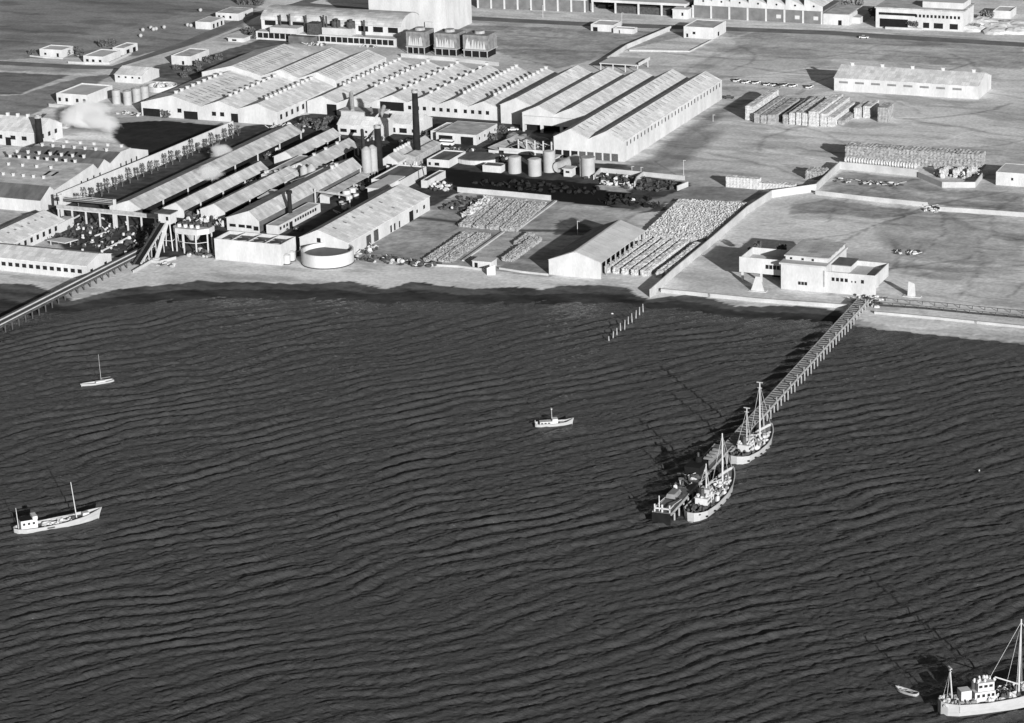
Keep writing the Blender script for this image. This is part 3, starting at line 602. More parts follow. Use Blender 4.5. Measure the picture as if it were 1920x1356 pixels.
# tanks and pipes between
for k,(px,py) in enumerate([(538,495),(547,489)]):
    x,y=gp(px,py); t=thing('pressure_tank',['small pale cylinder nearer the sea between the box reservoir and round tank','small pale cylinder tucked behind its twin by the round tank'][k],'tank',x,y,group='pair of cylinders by the round tank'); MB().cyl(0,0,1.3,.3,3.2,20).build('body',WALL2,t); MB().cyl(0,0,1.35,3.2,3.6,20,.5).build('cap',WALL,t); MB().ring(0,0,1.32,1.5,.0,.3,20).build('base_ring',RUST,t)
t=thing('pipeline','bundle of pale pipes running from the box reservoir to the round tank','pipes',*gp(535,482)); b=MB()
for i in range(3): b.tube((0+.5*i,0,.6+.3*i),(4+.5*i,9,.6+.3*i),.18)
b.build('pipe',WALL2,t); MB().box(1,4,3,3.4,0,.6).build('cradle',RUST,t)
# ---------------- conveyor tower and trestles ----------------
x,y=gp(318,466); t=thing('conveyor_tower','white conveyor hut on tall splayed legs at the head of the left pier','conveyor tower',x,y)
MB().box(-2.4,2.4,-2.2,2.2,9.6,13.4).build('cabin',WALL,t); MB().box(-3.6,2.9,-2.8,2.8,13.41,13.7).build('roof',ROOFD,t)
for a,c in ((-1,-1),(1,-1),(-1,1),(1,1)): MB().tube((2.9*a,2.6*c,0),(1.9*a,1.8*c,9.6),.22).build('leg',WALL,t)
MB().tube((-2.8,-2.4,3.6),(2.8,-2.4,3.6),.12).tube((2.8,-2.4,3.6),(2.8,2.4,4.4),.12).tube((-2.8,-2.4,3.6),(-2.8,2.4,4.4),.12).build('brace',WALL,t)
pwin(t,'window',GLASS,1.2,-2.2,11,1,1.4,'f')
# inclined conveyor: from the pier head up to the cabin
p0=Vector(gp(258,494,1.8)); p1=Vector(gp(310,410,11)); L_=p1-p0
t=thing('inclined_conveyor','steep twin-railed conveyor climbing from the pier to the white hut','conveyor',p0.x,p0.y); b=MB(); q=Vector((L_.x,L_.y,9.2)); s=Vector((L_.y,-L_.x,0)).normalized()
for k,(o_,m_,r_,nm) in enumerate([(-1.3,RUST,.35,'side_rail'),(1.3,WALL,.35,'side_rail')]): MB().tube(tuple(s*o_+Vector((0,0,1.8))),tuple(q+s*o_+Vector((0,0,1.8))),r_,4).build(nm,m_,t)
b=MB(); b.add([tuple(s*-1.2+Vector((0,0,1.6))),tuple(s*1.2+Vector((0,0,1.6))),tuple(q+s*1.2+Vector((0,0,1.6))),tuple(q-s*1.2+Vector((0,0,1.6))),tuple(s*-1.2+Vector((0,0,1.3))),tuple(s*1.2+Vector((0,0,1.3))),tuple(q+s*1.2+Vector((0,0,1.3))),tuple(q-s*1.2+Vector((0,0,1.3)))],[(0,1,2,3),(7,6,5,4),(0,4,5,1),(2,6,7,3),(1,5,6,2),(3,7,4,0)]); b.build('belt',DARK,t)
for f_ in (.3,.55,.8):
    c=q*f_; MB().tube((c.x-s.x,c.y-s.y,-.5),(c.x-s.x*.8,c.y-s.y*.8,c.z+1.4),.16).tube((c.x+s.x,c.y+s.y,-.5),(c.x+s.x*.8,c.y+s.y*.8,c.z+1.4),.16).build('trestle',WALL2,t)
p0=Vector(gp(293,487,0)); t=thing('chute','steep pale chute dropping from the white hut to the beach','chute',p0.x,p0.y); q=Vector((x-p0.x,y-p0.y-1,9.4)); MB().tube((0,0,.3),tuple(q),.8,6).build('trough',WALL2,t); MB().box(-1,1,-.8,.8,0,.6).build('foot',WALL,t)
x,y=gp(365,471); t=thing('hopper_platform','pale octagonal hopper deck on slim legs carrying a row of white tubs','platform',x,y)
MB().ext([(-7,-2),(-5,-4.2),(4,-4.2),(7,-1),(7,3),(-7,3)][::-1],7.2,9.2,'z').build('deck',WALL2,t)
MB().cyl(0,0,1.6,4.4,7.2,14,3.4).build('hopper',WALL2,t)
for a,c in ((-6,-2),(-2,-3.6),(3,-3.6),(6,-.6),(-6,2.4),(6,2.4)): MB().box(a-.2,a+.2,c-.2,c+.2,0,7.2).build('leg',WALL,t)
MB().tube((-6,-2,4),(-2,-3.6,4),.12).tube((-2,-3.6,4),(3,-3.6,4),.12).tube((3,-3.6,4),(6,-.6,4),.12).build('brace',WALL,t)
for k in range(4): o=MB().cyl(0,0,.75,0,1.1,14).build('tub',WALL,t); o.location=(-4.4+2.5*k,-2,9.22)
b=MB()
for k in range(9): b.box(-6+1.5*k,-5.2+1.5*k,0,1.6,9.2,10.2+.8*((k*7)%3)/2)
b.build('machinery',RUST,t)
# elevated gantry running left from the hut
x,y=gp(112,418); t=thing('conveyor_gantry','long elevated conveyor gallery on posts running from the left edge to the white hut','gantry',x,y,rot=R(-1))
MB().box(0,49,-1.3,1.3,5.6,6.0).build('floor',WALL2,t); MB().box(0,49,-1.35,-1.25,6.0,7.4).build('side_panel',STEEL,t)
MB().box(0,24,1.4,4.6,8.4,8.7).build('roof',ROOFD,t)
b=MB()
for z in (9.2,9.8,10.4): b.tube((0,1.5,z),(24,1.5,z),.1)
b.build('pipes',WALL,t)
for k in range(9): o=MB().box(-.25,.25,-.25,.25,0,5.6).build('post',WALL,t); o.location=(.6+6*k,-1,0)
for k in (0,3.9): o=MB().box(-.45,.45,-.45,.45,0,10.8).build('pylon',WALL,t); o.location=(.8+6*k,1,0)
# ---------------- left buildings ----------------
t,w,d=block('office_row','long low white building with a row of twelve square windows above the beach','building',(-60,501,0),(166,523,0),(205,500,0),4.7,roof='gable',hr=6.9,ax='x',rm=ROOFX,
  wins=[('f',1-(.06+.0575*k),1.9,1.7,1.4) for k in range(16)]+[('r',.18,.1,1.6,2.8,'door'),('r',.75,1.8,1.6,1.2)])
t,w,d=block('workshop','gabled white workshop with small roof lights behind the long beach building','building',(-40,452,0),(0,455,0),(94,438,0),4.0,wid=17,dep=36,roof='gable',hr=7,rm=ROOF)
put(t,-147.2,-191.5)
for k in range(7): pwin(t,'window',GLASS,17,6+4*k,1.4,1.5,1.8,'r')
skylights(t,8.5,7,3/8.5,2.5,3.3,lin(8,30,6),w=1.0)
t,w,d=block('shed_annex','flat white annex joining the workshop to the elevated gallery','annex',(96,437,0),(112,437,0),(121,420,0),3.4,roof='slab',rm=WALL,dep=10)
# saw-roofed factory at the far left: ridges run along x
t=thing('stepped_factory','white stepped factory at the left edge with five cross roofs covered in vents','factory',-153,-136.5)
prof=[(0,0),(0,4.6),(7,8.4),(10,6.2),(38,9.6),(41,7),(46,9.6),(50,7),(58,9.6),(66,9.4),(79,5.6),(79,0)]; Wd=60
MB().ext(prof,-.3,0,'x').ext(prof[:5]+[(38,0)],-Wd,-Wd+.3,'x').ext([(38,0)]+prof[4:],-40,-39.7,'x').box(-Wd+.3,-40,37.7,38,0,9).box(-Wd+.3,-.3,0,.3,0,4.6).box(-39.7,-.3,78.7,79,0,5.6).build('wall',WALL,t)
for i in range(1,10):
    (a,za),(c,zc)=prof[i],prof[i+1]; L=Wd if i<4 else 40
    o=MB().add([(-L,a,za+.03),(.15,a,za+.03),(.15,c,zc+.03),(-L,c,zc+.03),(-L,a,za+.18),(.15,a,za+.18),(.15,c,zc+.18),(-L,c,zc+.18)],[(3,2,1,0),(4,5,6,7),(0,1,5,4),(1,2,6,5),(2,3,7,6),(3,0,4,7)]).build('roof',[ROOFX,ROOFD,ROOFM,ROOFX][i%2 if i not in(3,) else 2],t)
for yy,zz,xsv in [(38,9.6,lin(-8,-38,8)),(20,7.4,lin(-11,-34,6)),(46,9.6,lin(-9,-40,7)),(58,9.6,lin(-6,-36,7)),(66,9.4,lin(-4,-36,6)),(30,8.6,lin(-14,-40,5))]:
    f0=MB().box(-.42,.42,-.42,.42,-.2,1.2).box(-.55,.55,-.55,.55,1.2,1.35).build('vent',WALL,t); f0.location=(xsv[0],yy,zz)
    for x_ in xsv[1:]: inst(f0,t,(x_,yy,zz))
for y in [29,33.5,38,42.5,58,62,66,70]: pwin(t,'window',GLASS,0,y,3.4,.9,1.8,'r')
for x_,y_ in ((-9,25),(-12.5,25),(-18,53),(-22,53),(-27,53),(-31,53)): o=MB().box(-.5,.5,-2.2,2.2,0,.12).build('skylight',DARK,t); o.location=(x_,y_,8.3 if y_<30 else 8.5); o.rotation_euler=(R(6.9) if y_<30 else R(18),0,0)
# gabled house left with dark chimney
t=thing('gabled_house','big gabled white house with vents along its ridge at the upper left edge','building',-250,-47)
P_=[(0,0),(19,0),(19,6),(10,10),(0,6)]; MB().ext(P_,0,.3,'x').ext(P_,37.2,37.5,'x').box(.3,37.2,0,.3,0,6).box(.3,37.2,18.7,19,0,6).build('wall',WALL,t)
roof_slab(t,0,19,10,-.2,37.7,6,6,10,ROOFX,axis='x')
for x_ in (14,19,25.5,31): pwin(t,'window',GLASS,x_,0,2.6,2.4,1.7,'f')
pwin(t,'door',DARK,23,0,0,2.6,3.4,'f')
for y in (4,9,14): pwin(t,'window',GLASS,37.5,y,3.,1.8,1.8,'r')
f0=MB().box(-.55,.55,-.55,.55,-.2,1.4).build('vent',WALL,t); f0.location=(12,10,10)
for x_ in (17,22,27,32): inst(f0,t,(x_,10,10))
t,w,d=block('gabled_house','end of a white gabled house cut by the left edge below the dark chimney','building',(-30,320,0),(0,322,0),(22,300,0),5,wid=16,dep=18,roof='gable',hr=8); put(t,-197,-96)
t,w,d=block('gabled_house','small white gabled shed behind the gabled house with the dark chimney','building',(80,238,0),(114,242,0),(118,222,0),3.4,wid=12,dep=12,roof='gable',hr=5,ax='x')
for lab,p0,p1,pb,h,kw in [
 ('L-shaped white house with round-headed windows by the four silos',(107,195,0),(170,197,0),(184,178,0),4.4,dict(wins=[('f',.1,1.4,1.3,1.6),('f',.33,1.4,1.3,1.6),('f',.67,1.4,1.3,1.6),('f',.9,1.4,1.3,1.6)],rm=WALL2,parapet=.6)),
 ('low broad white building with a pale flat roof beyond the four silos',(216,154,0),(268,157,0),(322,146,0),3.6,dict(roof='gable',hr=6,ax='x',rm=ROOFX,wins=[('f',f,2.2,1,.8) for f in (.15,.4,.65,.9)])),
 ('long white house with small dark doors standing alone by the scrub',(322,121,0),(354,125,0),(405,110,0),4.0,dict(rm=ROOFM,wins=[('f',.6,.2,1.2,1.8,'door'),('r',.1,.2,1,1.8,'door'),('r',.25,.2,1,1.8,'door'),('r',.4,.2,1,1.8,'door')])),
 ('left one of the pair of small white houses by the bend in the lane',(75,106,0),(119,108,0),(125,100,0),3.4,dict(rm=WALL2,wins=[('f',.25,1,1.2,1),('f',.8,.3,1.2,1.8,'door')])),
 ('white house with several openings right of its pair by the bend in the lane',(157,119,0),(200,119,0),(253,96,0),3.4,dict(rm=WALL2,dep=16,wins=[('f',.2,1,1.4,1.2),('f',.5,1,1.4,1.2),('f',.85,1,1.4,1.2)])),
 ('small white garage with two dark doors at the end of the house row',(212,103,0),(236,103,0),(253,94,0),3.2,dict(rm=ROOFM,wins=[('f',.3,.3,1.4,1.2),('r',.3,0,2.6,2.2,'door'),('r',.75,0,2.6,2.2,'door')])),
 ('white box house beside the lane near the pale barrels',(367,54,0),(398,55,0),(417,46,0),3.6,dict(rm=WALL2,parapet=.1,wins=[('r',.2,.2,1.6,2.2,'door'),('r',.5,.2,1.6,2.2,'door'),('r',.8,.2,1.6,2.2,'door')])),
 ('white house with an angled wing highest up the lane on the left',(405,37,0),(448,39,0),(467,28,0),3.6,dict(rm=ROOFM,parapet=.1,wins=[('f',.15,1,1.2,1.3),('f',.35,1,1.2,1.3),('f',.65,1,1.2,1.3),('r',.5,1,1.6,1.3)])),
 ('little flat-topped kiosk with open sides by the dark shrubs',(428,78,0),(456,80,0),(460,74,0),1.8,dict(roof='slab',rm=WALL,wins=[('f',.4,.4,2.4,.9)])),
 ('gabled white house with two paired windows below the vented halls',(634,252,0),(716,262,0),(722,248,0),4.4,dict(roof='gable',hr=7.2,ax='x',rm=ROOFX,wins=[('f',.12,1.2,3,1.4),('f',.33,1.2,3,1.4),('f',.6,1.4,1,1)])),
 ('gabled white house half hidden behind the tall chimney',(727,250,0),(782,256,0),(802,240,0),4.4,dict(roof='gable',hr=7.4,ax='x',rm=ROOFX,wins=[('f',.15,.6,3,2),('f',.5,.6,3.4,2,'door'),('f',.85,1,2,1.4)])),
 ('low grey lean-to roof behind the paired-window house',(640,226,0),(715,232,0),(720,224,0),4.2,dict(roof='slab',rm=ROOFM,m=WALL2)),
 ('white garage with two wide dark bays and a van parked at its door',(818,267,0),(889,275,0),(926,250,0),4.2,dict(rm=ROOFM,parapet=.05,wins=[('f',.24,0,6.2,3.2,'door'),('f',.77,0,5.6,3.2,'door'),('r',.15,1.6,1,1.1),('r',.4,1.6,1,1.1),('r',.62,1.6,1,1.1),('r',.88,1.6,1,1.1)])),
 ('narrow grey-roofed shed squeezed beside the two-bay garage',(808,262,0),(815,262,0),(838,246,0),3.4,dict(rm=ROOFM,wid=6)),
 ('little dark-roofed white hut in front of the tall chimney and left of the oval-roofed one',(801,312,0),(846,313,0),(853,296,0),2.6,dict(rm=ROOFD,parapet=.5,wins=[('f',.12,.6,1,1.2),('f',.45,.6,2,1.2)])),
 ('plain white garden pavilion building alone on the rough field at the top',(1108,58,0),(1150,60,0),(1166,52,0),3,dict(rm=WALL,wins=[('f',.2,0,2.4,2,'door')])),
 ('low white wing joined to the garden pavilion building',(1150,62,0),(1188,64,0),(1192,60,0),2,dict(rm=WALL,wins=[('f',.3,0,.5,1.6,'door')])),
 ('square pale house with a raised parapet corner beside the coast road',(1282,71,0),(1336,75,0),(1356,60,0),5.2,dict(rm=ROOFM,m=WALL,wins=[('f',.12,.4,1,1.8,'door'),('f',.35,2,1.4,1.2),('r',.4,.3,2,2,'door')]))]:
    if 'roof' not in kw: kw['roof']='flat'
    block('house' if 'house' in lab else ('garage' if 'garage' in lab else 'outbuilding'),lab,'house' if 'house' in lab else 'building',p0,p1,pb,h,**kw)
for k,(px,py) in enumerate([(219,194),(240,196),(257,191),(272,187)]):
    silo(px,py,1.9,6.1,['leftmost of the four white storage silos by the L-shaped house','second from the left of the four white storage silos','third from the left of the four white storage silos','rightmost of the four white storage silos, nearest the walled heap'][k],.5,False,'four white storage silos','silo')
# walled yard with heap right of silos
x,y=gp(305,168); t=thing('walled_heap','grey rubble heap inside a curved white wall by the four silos','heap',x,y); MB().ring(0,0,6.3,6.7,0,2.2,30).build('wall',WALL,t)
b=MB(); rr=random.Random(3)
for k in range(14): b.blob(rr.uniform(-4,4),rr.uniform(-4,4),.4,rr.uniform(1,2.4),rr.uniform(1,2.4),rr.uniform(1,2.6),k,.3)
b.build('heap',WALL2,t)
# ---------------- power house and cooling stacks at the top ----------------
t=thing('power_house','large barrel-roofed machine hall with a glazed front gallery and many thin flues','power house',-233,178.5)
Wp=76; b=MB(); n_=14; cy=17; arc=[(6+(11*(1-math.cos(math.pi*i/n_))),8.6+4.6*math.sin(math.pi*i/n_)) for i in range(n_+1)]
prof=[(6,0),(6,8.6)]+arc[1:-1]+[(28,8.6),(28,0)]; b.ext(prof,0,.4,'x').ext(prof,Wp-.4,Wp,'x').box(.4,Wp-.4,6,6.4,0,8.6).box(.4,Wp-.4,27.6,28,0,8.6).build('wall',WALL,t)
vs=[(x_,a_,z_+.1+e) for e in (0,.25) for x_ in (-.3,Wp+.3) for a_,z_ in arc]; m_=n_+1
fs=[(i,i+m_,i+m_+1,i+1) for i in range(n_)]+[(2*m_+i,2*m_+i+1,3*m_+i+1,3*m_+i) for i in range(n_)]+[(i,i+1,2*m_+i+1,2*m_+i) for i in range(n_)]+[(m_+i,3*m_+i,3*m_+i+1,m_+i+1) for i in range(n_)]+[(0,2*m_,3*m_,m_),(n_,m_+n_,3*m_+n_,2*m_+n_)]
MB().add(vs,fs).build('roof',ROOFM,t)
MB().box(0,Wp,-.1,6,0,4).build('gallery',WALL,t)
g0=MB().box(-1.3,1.3,-.2,-.05,.9,3.4).build('window',GLASS,t); g0.location=(2.4,0,0)
for k in range(1,24): inst(g0,t,(2.4+3.1*k,0,0))
for x_ in lin(5,36,5): o=MB().box(-3,3,5.88,6,6,8.4).build('clerestory',DARK,t); o.location=(x_,0,0)
for x_ in lin(48,72,4): o=MB().box(-2.6,2.6,5.88,6,5.6,8.2).build('clerestory',DARK,t); o.location=(x_,0,0)
MB().box(9,24,-2,5.8,4.02,6.8).build('roof_plant',WALL2,t); MB().box(36,52,1,5.8,4.02,7.4).build('roof_plant',WALL2,t)
rr=random.Random(5)
for k,x_ in enumerate([12,17,26,33,36,38,44,58]):
    o=MB().cyl(0,0,.45,4,12.+rr.uniform(-2,1.2),10).build('flue',RUST,t); o.location=(x_,3+rr.uniform(-1,1),0)
for x_ in (42,50): o=MB().cyl(0,0,2.2,7,10.4,16).cyl(0,0,1,10.4,11.4,16).build('ventilator',RUST,t); o.location=(x_,4.6,0)
MB().box(29,35,-1,5,4.02,9.5).build('silencer',RUST,t); MB().box(20,34,-4,-.2,0,3.4).build('transformer_bay',ROOFD,t)
# tall white block behind
t=thing('tower_block','tall plain white windowless block beside the barrel-roofed hall','building',-188,213)
MB().box(0,42,0,30,0,21).build('wall',WALL,t); MB().box(-.4,42.4,-.4,30.4,21.02,21.5).build('roof',ROOFM,t); MB().box(31,35,-1.2,-.05,1,6).build('porch',WALL2,t); MB().box(20,29,-2.5,-.05,1.2,2.2).build('canopy',DARK,t)
for k,(x_,lab) in enumerate([(-145.6,'left'),(-131,'middle'),(-116,'right')]):
    t=thing('cooling_tower',['left boxy timber cooling tower beside the machine hall','middle boxy timber cooling tower','right boxy timber cooling tower with a broad pale side'][k],'cooling tower',x_,167,group='boxy cooling towers')
    w=[9.5,11.5,12.5][k]; MB().box(0,w,0,11,3.6,10.6).build('casing',MATS.setdefault('weathered_boards',mat('weathered_boards',.17,.35,.5)),t); MB().box(-.3,w+.3,-.3,11.3,3.2,3.62).build('sill',STEEL,t)
    for a in (0,.33,.66,1): o=MB().box(-.2,.2,-.2,.2,0,3.3).build('leg',STEEL,t); o.location=(.3+a*(w-.6),.3,0)
    MB().box(.5,w-.5,1.4,10.6,0,3.2).build('basin',DARK,t)
    b=MB(); rr=random.Random(k)
    for i in range(7): b.add([(1+i*(w-2)/7,-.06,4),(1+(i+1)*(w-2)/7,-.06,4),(1+(i+.5)*(w-2)/7+rr.uniform(-1,1),-.06,rr.uniform(6,9.6)),(1+i*(w-2)/7,-.01,4),(1+(i+1)*(w-2)/7,-.01,4),(1+(i+.5)*(w-2)/7,-.01,8)],[(0,1,2),(0,3,4,1),(1,4,5,2),(2,5,3,0)])
    b.build('lime_stain',WALL2,t); MB().cyl(w*.5,5.5,2.6,10.6,11.8,20,2.3).build('fan_ring',STEEL,t)
# ---------------- steelwork, tanks and huts in the middle yard ----------------
x,y=gp(947,326); t=thing('water_tank','left white cylinder of the cluster in front of the unfinished shed frame','tank',x+2.9,y+2.9,group='white cylinders in the middle yard'); MB().cyl(0,0,2.6,0,6.2,28).build('body',TWHITE,t); MB().cyl(0,0,2.75,6.2,6.5,28,2.).build('lid',WALL,t)
t=thing('water_tank','middle white cylinder of the cluster in front of the unfinished shed frame','tank',gp(983,331)[0]+3.2,gp(983,331)[1]+3,group='white cylinders in the middle yard'); MB().cyl(0,0,2.6,0,6.4,28).build('body',TWHITE,t); MB().cyl(0,0,2.75,6.4,6.7,28,2.).build('lid',WALL,t)
t=thing('water_tank','rear white cylinder of the cluster, partly behind the middle one','tank',gp(1012,328)[0]+1.6,gp(1012,328)[1]+6,group='white cylinders in the middle yard'); MB().cyl(0,0,2.4,0,8,28).build('body',TWHITE,t); MB().cyl(0,0,2.5,8,8.3,28,1.8).build('lid',WALL,t)
x,y=gp(1098,334); t=thing('water_tank','single tall pale cylinder standing before the doors of the twin-gabled warehouse','tank',x,y+2.6); MB().cyl(0,0,2.7,0,7.6,28).build('body',TWHITE,t); MB().cyl(0,0,2.8,7.6,7.8,28).build('lid',STEEL,t); MB().box(-2.95,-2.7,-1,-.6,0,7.6).build('ladder',STEEL,t)
x,y=gp(1046,326); t=thing('fuel_tank','white horizontal tank lying on cradles with its round end facing the sea','tank',x,y,rot=R(-8)); MB().tube((0,0,2.6),(0,14,2.6),2.1,24).build('body',TWHITE,t); MB().tube((0,-.15,2.6),(0,.02,2.6),2.0,24).build('end_plate',ROOFM,t)
for k in (2.5,11): o=MB().box(-1.6,1.6,-.4,.4,0,1.2).build('cradle',WALL2,t); o.location=(0,k,0)
block('hut','little white hut between the horizontal tank and the tall cylinder','hut',(1057,331,0),(1072,332,0),(1074,327,0),3,roof='slab',rm=WALL,wins=[('f',.5,1.5,1.6,.8)])
block('hut','white hut with a plank roof behind the horizontal tank','hut',(1030,309,0),(1040,310,0),(1050,304,0),2.6,roof='slab',rm=WALL,wins=[('f',.7,.4,1.2,1.8,'door')])
x,y=gp(977,289); t=thing('unfinished_shed','unfinished roofless shed frame of white posts and rafters beside the twin-gabled warehouse','shed frame',x,y)
for k in range(5): 
    o=MB().box(-.22,.22,-.22,.22,0,6).build('post',WALL,t); o.location=(-4+3.6*k+3,0,0)
    MB().tube((-1+3.6*k,0,5.2),(.5+3.6*k,9,1.2),.18).build('rafter',WALL2,t)
MB().box(-9,14.5,-1.3,-.7,1.2,2.4).build('plinth_wall',WALL,t)
x,y=gp(945,287); t=thing('timber_stack','low broad hipped sheet roof standing by the unfinished shed frame','roof',x,y); roof_slab(t,0,11,6,0,9,1.6,1.6,4,ROOFM); MB().box(0,11,-.2,0,0,1.6).build('wall',WALL,t)
x,y=gp(915,286); t=thing('lean_to','long pale lean-to roof sloping beside the grey heap','roof',x,y); MB().add([(0,0,2.2),(5,0,1.4),(8,20,1.6),(3.5,20,2.8),(0,0,1.95),(5,0,1.15),(8,20,1.35),(3.5,20,2.55)],[(0,1,2,3),(7,6,5,4),(0,4,5,1),(1,5,6,2),(2,6,7,3),(3,7,4,0)]).build('roof',ROOFM,t); MB().box(.2,4.6,.1,.4,0,1.1).build('wall',WALL,t)
x,y=gp(985,268); t=thing('heap','broad grey earth heap against the low entrance bay','heap',x,y); b=MB(); rr=random.Random(8)
for k in range(16): b.blob(rr.uniform(-9,9),rr.uniform(-7,7),0,rr.uniform(2,5),rr.uniform(2,5),rr.uniform(.8,2.6),k,.22)
b.build('earth',MATS.setdefault('grey_earth',mat('grey_earth',.16,.35,.5)),t)
# oval-roofed hut
x,y=gp(883,309); t=thing('oval_hut','low hut with a dark oval roof and pale wall by the black pond','hut',x,y+6); c=[(9*math.cos(2*math.pi*i/28),6.5*math.sin(2*math.pi*i/28)) for i in range(28)]
MB().ext(c[::-1],0,1.8,'z').build('wall',WALL,t); MB().ext([(a*1.04,b_*1.04) for a,b_ in c][::-1],1.82,2.15,'z').build('roof',ROOFD,t)
block('hut','crumbling white wall block at the end of the oval-roofed hut','hut',(905,322,0),(934,328,0),(936,318,0),2.6,roof='flat',rm=ROOFD,parapet=.1)
# derelict lot right of the pond
b=MB(); 
def wallrun(name,label,pts,h,th=.35,m=WALL,px=True,hs=None,group=None,cat='wall',z0=0):
    P=[Vector(gp(*p)) if px else Vector(p) for p in pts]; o0=P[0]; b=MB()
    for i in range(len(P)-1):
        a=P[i]-o0; c=P[i+1]-o0; d=(c-a).normalized(); nn=Vector((-d.y,d.x))*th/2; h0=hs[i] if hs else h; h1=hs[i+1] if hs else h
        a2=a-d*(th/2 if i else 0); c2=c+d*(th/2-.01 if i<len(P)-2 else 0)
        b.add([(a2.x-nn.x,a2.y-nn.y,0),(c2.x-nn.x,c2.y-nn.y,0),(c2.x+nn.x,c2.y+nn.y,0),(a2.x+nn.x,a2.y+nn.y,0),(a2.x-nn.x,a2.y-nn.y,h0),(c2.x-nn.x,c2.y-nn.y,h1),(c2.x+nn.x,c2.y+nn.y,h1),(a2.x+nn.x,a2.y+nn.y,h0+.01*i)],
           [(0,3,2,1),(4,5,6,7),(0,1,5,4),(1,2,6,5),(2,3,7,6),(3,0,4,7)])
    o=b.build(name,m); put(o,o0.x,o0.y,z0); return tag(o,label,cat,group)
WH=mat('boundary_whitewash',.38,.16,.15)
wallrun('boundary_wall','long white boundary wall climbing from the beach past the sack stacks',[(1219,558),(1262,520),(1340,455),(1400,402),(1447,371),(1530,359),(1553,337),(1574,317),(1640,323),(1721,332)],2.9,m=WH)
wallrun('boundary_wall','straight white wall across the open ground up to the rubble gap',[(1529,365),(1620,376),(1739,388)],1.7,m=WH)
wallrun('boundary_wall','straight white wall from the rubble gap to the right edge',[(1762,396),(1850,402),(1990,412)],1.7,m=WH)
wallrun('boundary_wall','short white wall closing the corner of the stacked yard',[(1768,352),(1828,352),(1845,330)],2.2,m=WH)
wallrun('boundary_wall','grey-shaded wall stepping down from the stacked yard corner',[(1721.5,333),(1767,352)],2.2,m=WALL2)
wallrun('boundary_wall','white wall standing on the edge of the derelict lot beside the dark ground',[(1113,337),(1126,323),(1200,330),(1284,338)],1.8,m=WH)
wallrun('boundary_wall','stub of white wall inside the derelict lot',[(1190,350),(1194,341),(1206,331)],2.0,m=WH)
wallrun('boundary_wall','end stub of white wall at the corner of the derelict lot',[(1270,358),(1290,350)],2.0,m=WH)
wallrun('boundary_wall','low white wall dividing the black pond from the sack plots',[(858,360),(960,369),(1033,376)],2.0,m=WH)
wallrun('boundary_wall','low pale wall beside the pale footpath behind the vented halls',[(752,107),(860,116),(935,124)],1.8,m=WALL2)
wallrun('boundary_wall','pale boundary wall running back past the sheet canopy to the rough field',[(1126,124),(1175,92),(1258,57)],2.2,m=WH)
wallrun('boundary_wall','low pale kerb wall across the plot before the square house',[(1180,96),(1293,98),(1336,76)],.7,m=WH)
wallrun('boundary_wall','low whitewashed fence wall before the left lane houses',[(128,119),(160,121),(205,121),(246,102)],1.1,m=WH)
wallrun('boundary_wall','broken low white kerb before the left pair house',[(56,106),(82,109),(118,111)],.7,m=WH)
wallrun('boundary_wall','ruined low white wall below the L-shaped house',[(92,200),(120,203),(150,206)],1.4,m=WH)
wallrun('sea_wall','pale sloping sea wall from the boundary wall to the villa jetty',[(1240,548),(1330,557),(1420,566),(1500,572),(1590,578)],1.3,th=.8,m=WH,cat='sea wall')
wallrun('sea_wall','low pale retaining wall along the beach right of the jetty',[(1640,588),(1740,597),(1830,606),(1990,622)],.8,th=.9,m=MATS['boundary_whitewash'],cat='sea wall')
o=strip('path',[(1640,572),(1730,578),(1830,588),(1990,602)],2.2,.06,DECK,'dark plank walk behind the beach right of the jetty')
for k,(p_,lb) in enumerate([([(1660,565),(1760,573),(1990,595)],'upper'),([(1650,572),(1750,581),(1990,604)],'lower')]):
    P=[Vector(gp(*q)) for q in p_]; t=thing('railing',lb+' dark timber railing along the plank walk right of the jetty','railing',P[0].x,P[0].y); b=MB()
    for i in range(len(P)-1): a=P[i]-P[0]; c=P[i+1]-P[0]; b.tube((a.x,a.y,1.0),(c.x,c.y,1.0),.09,4)
    b.build('rail',DWOOD,t); p0=MB().box(-.1,.1,-.1,.1,0,1).build('post',DWOOD,t); L_=(P[1]-P[0]).length; n_=int((P[2]-P[0]).length/4)
    for i in range(1,n_):
        q=(P[2]-P[0])*(i/n_); inst(p0,t,(q.x,q.y-.0,0))
wallrun('boundary_wall','low white wall along the sea side of the sack plots',[(796,498),(860,502),(915,509)],.8,m=WH)
wallrun('boundary_wall','low white wall on the beach between the small hut and white warehouse',[(936,505),(980,512),(1028,517)],.7,m=WH)
wallrun('boundary_wall','angled white ramp wall at the foot of the pale chute',[(250,512),(284,492),(300,494),(330,486)],1.0,m=WH)
for k,(p,q) in enumerate([((674,470),(688,455)),]):
    pass
# ---------------- sacks: plots, rows, blocks ----------------
def stack(label,x0,y0,w,l,h,seed,group,m=SACK,rot=0,cx=1.1,cz=.7,j=.16,name='sack_row',cat='stack'):
    o=lumpy(w,l,h,cx,cz,j,seed).build(name,m); put(o,x0,y0,0,rot); return tag(o,label,cat,group)
rowx=[(79.6,2.0),(82.8,2.0),(86.1,2.2),(89.5,2.3),(93.0,2.6),(98.6,2.2),(101.7,1.5)]
rl=['nearest the white warehouse','second from the white warehouse','third from the white warehouse','fourth from the white warehouse','just left of the widest dark gap','just right of the widest dark gap','thinnest, against the boundary wall']
for i,(x_,w_) in enumerate(rowx): stack('long row of stacked sacks, '+rl[i],x_,-146.5,w_,41 if i<5 else (39 if i==5 else 40),2.1,20+i,'sack rows beside the white warehouse')
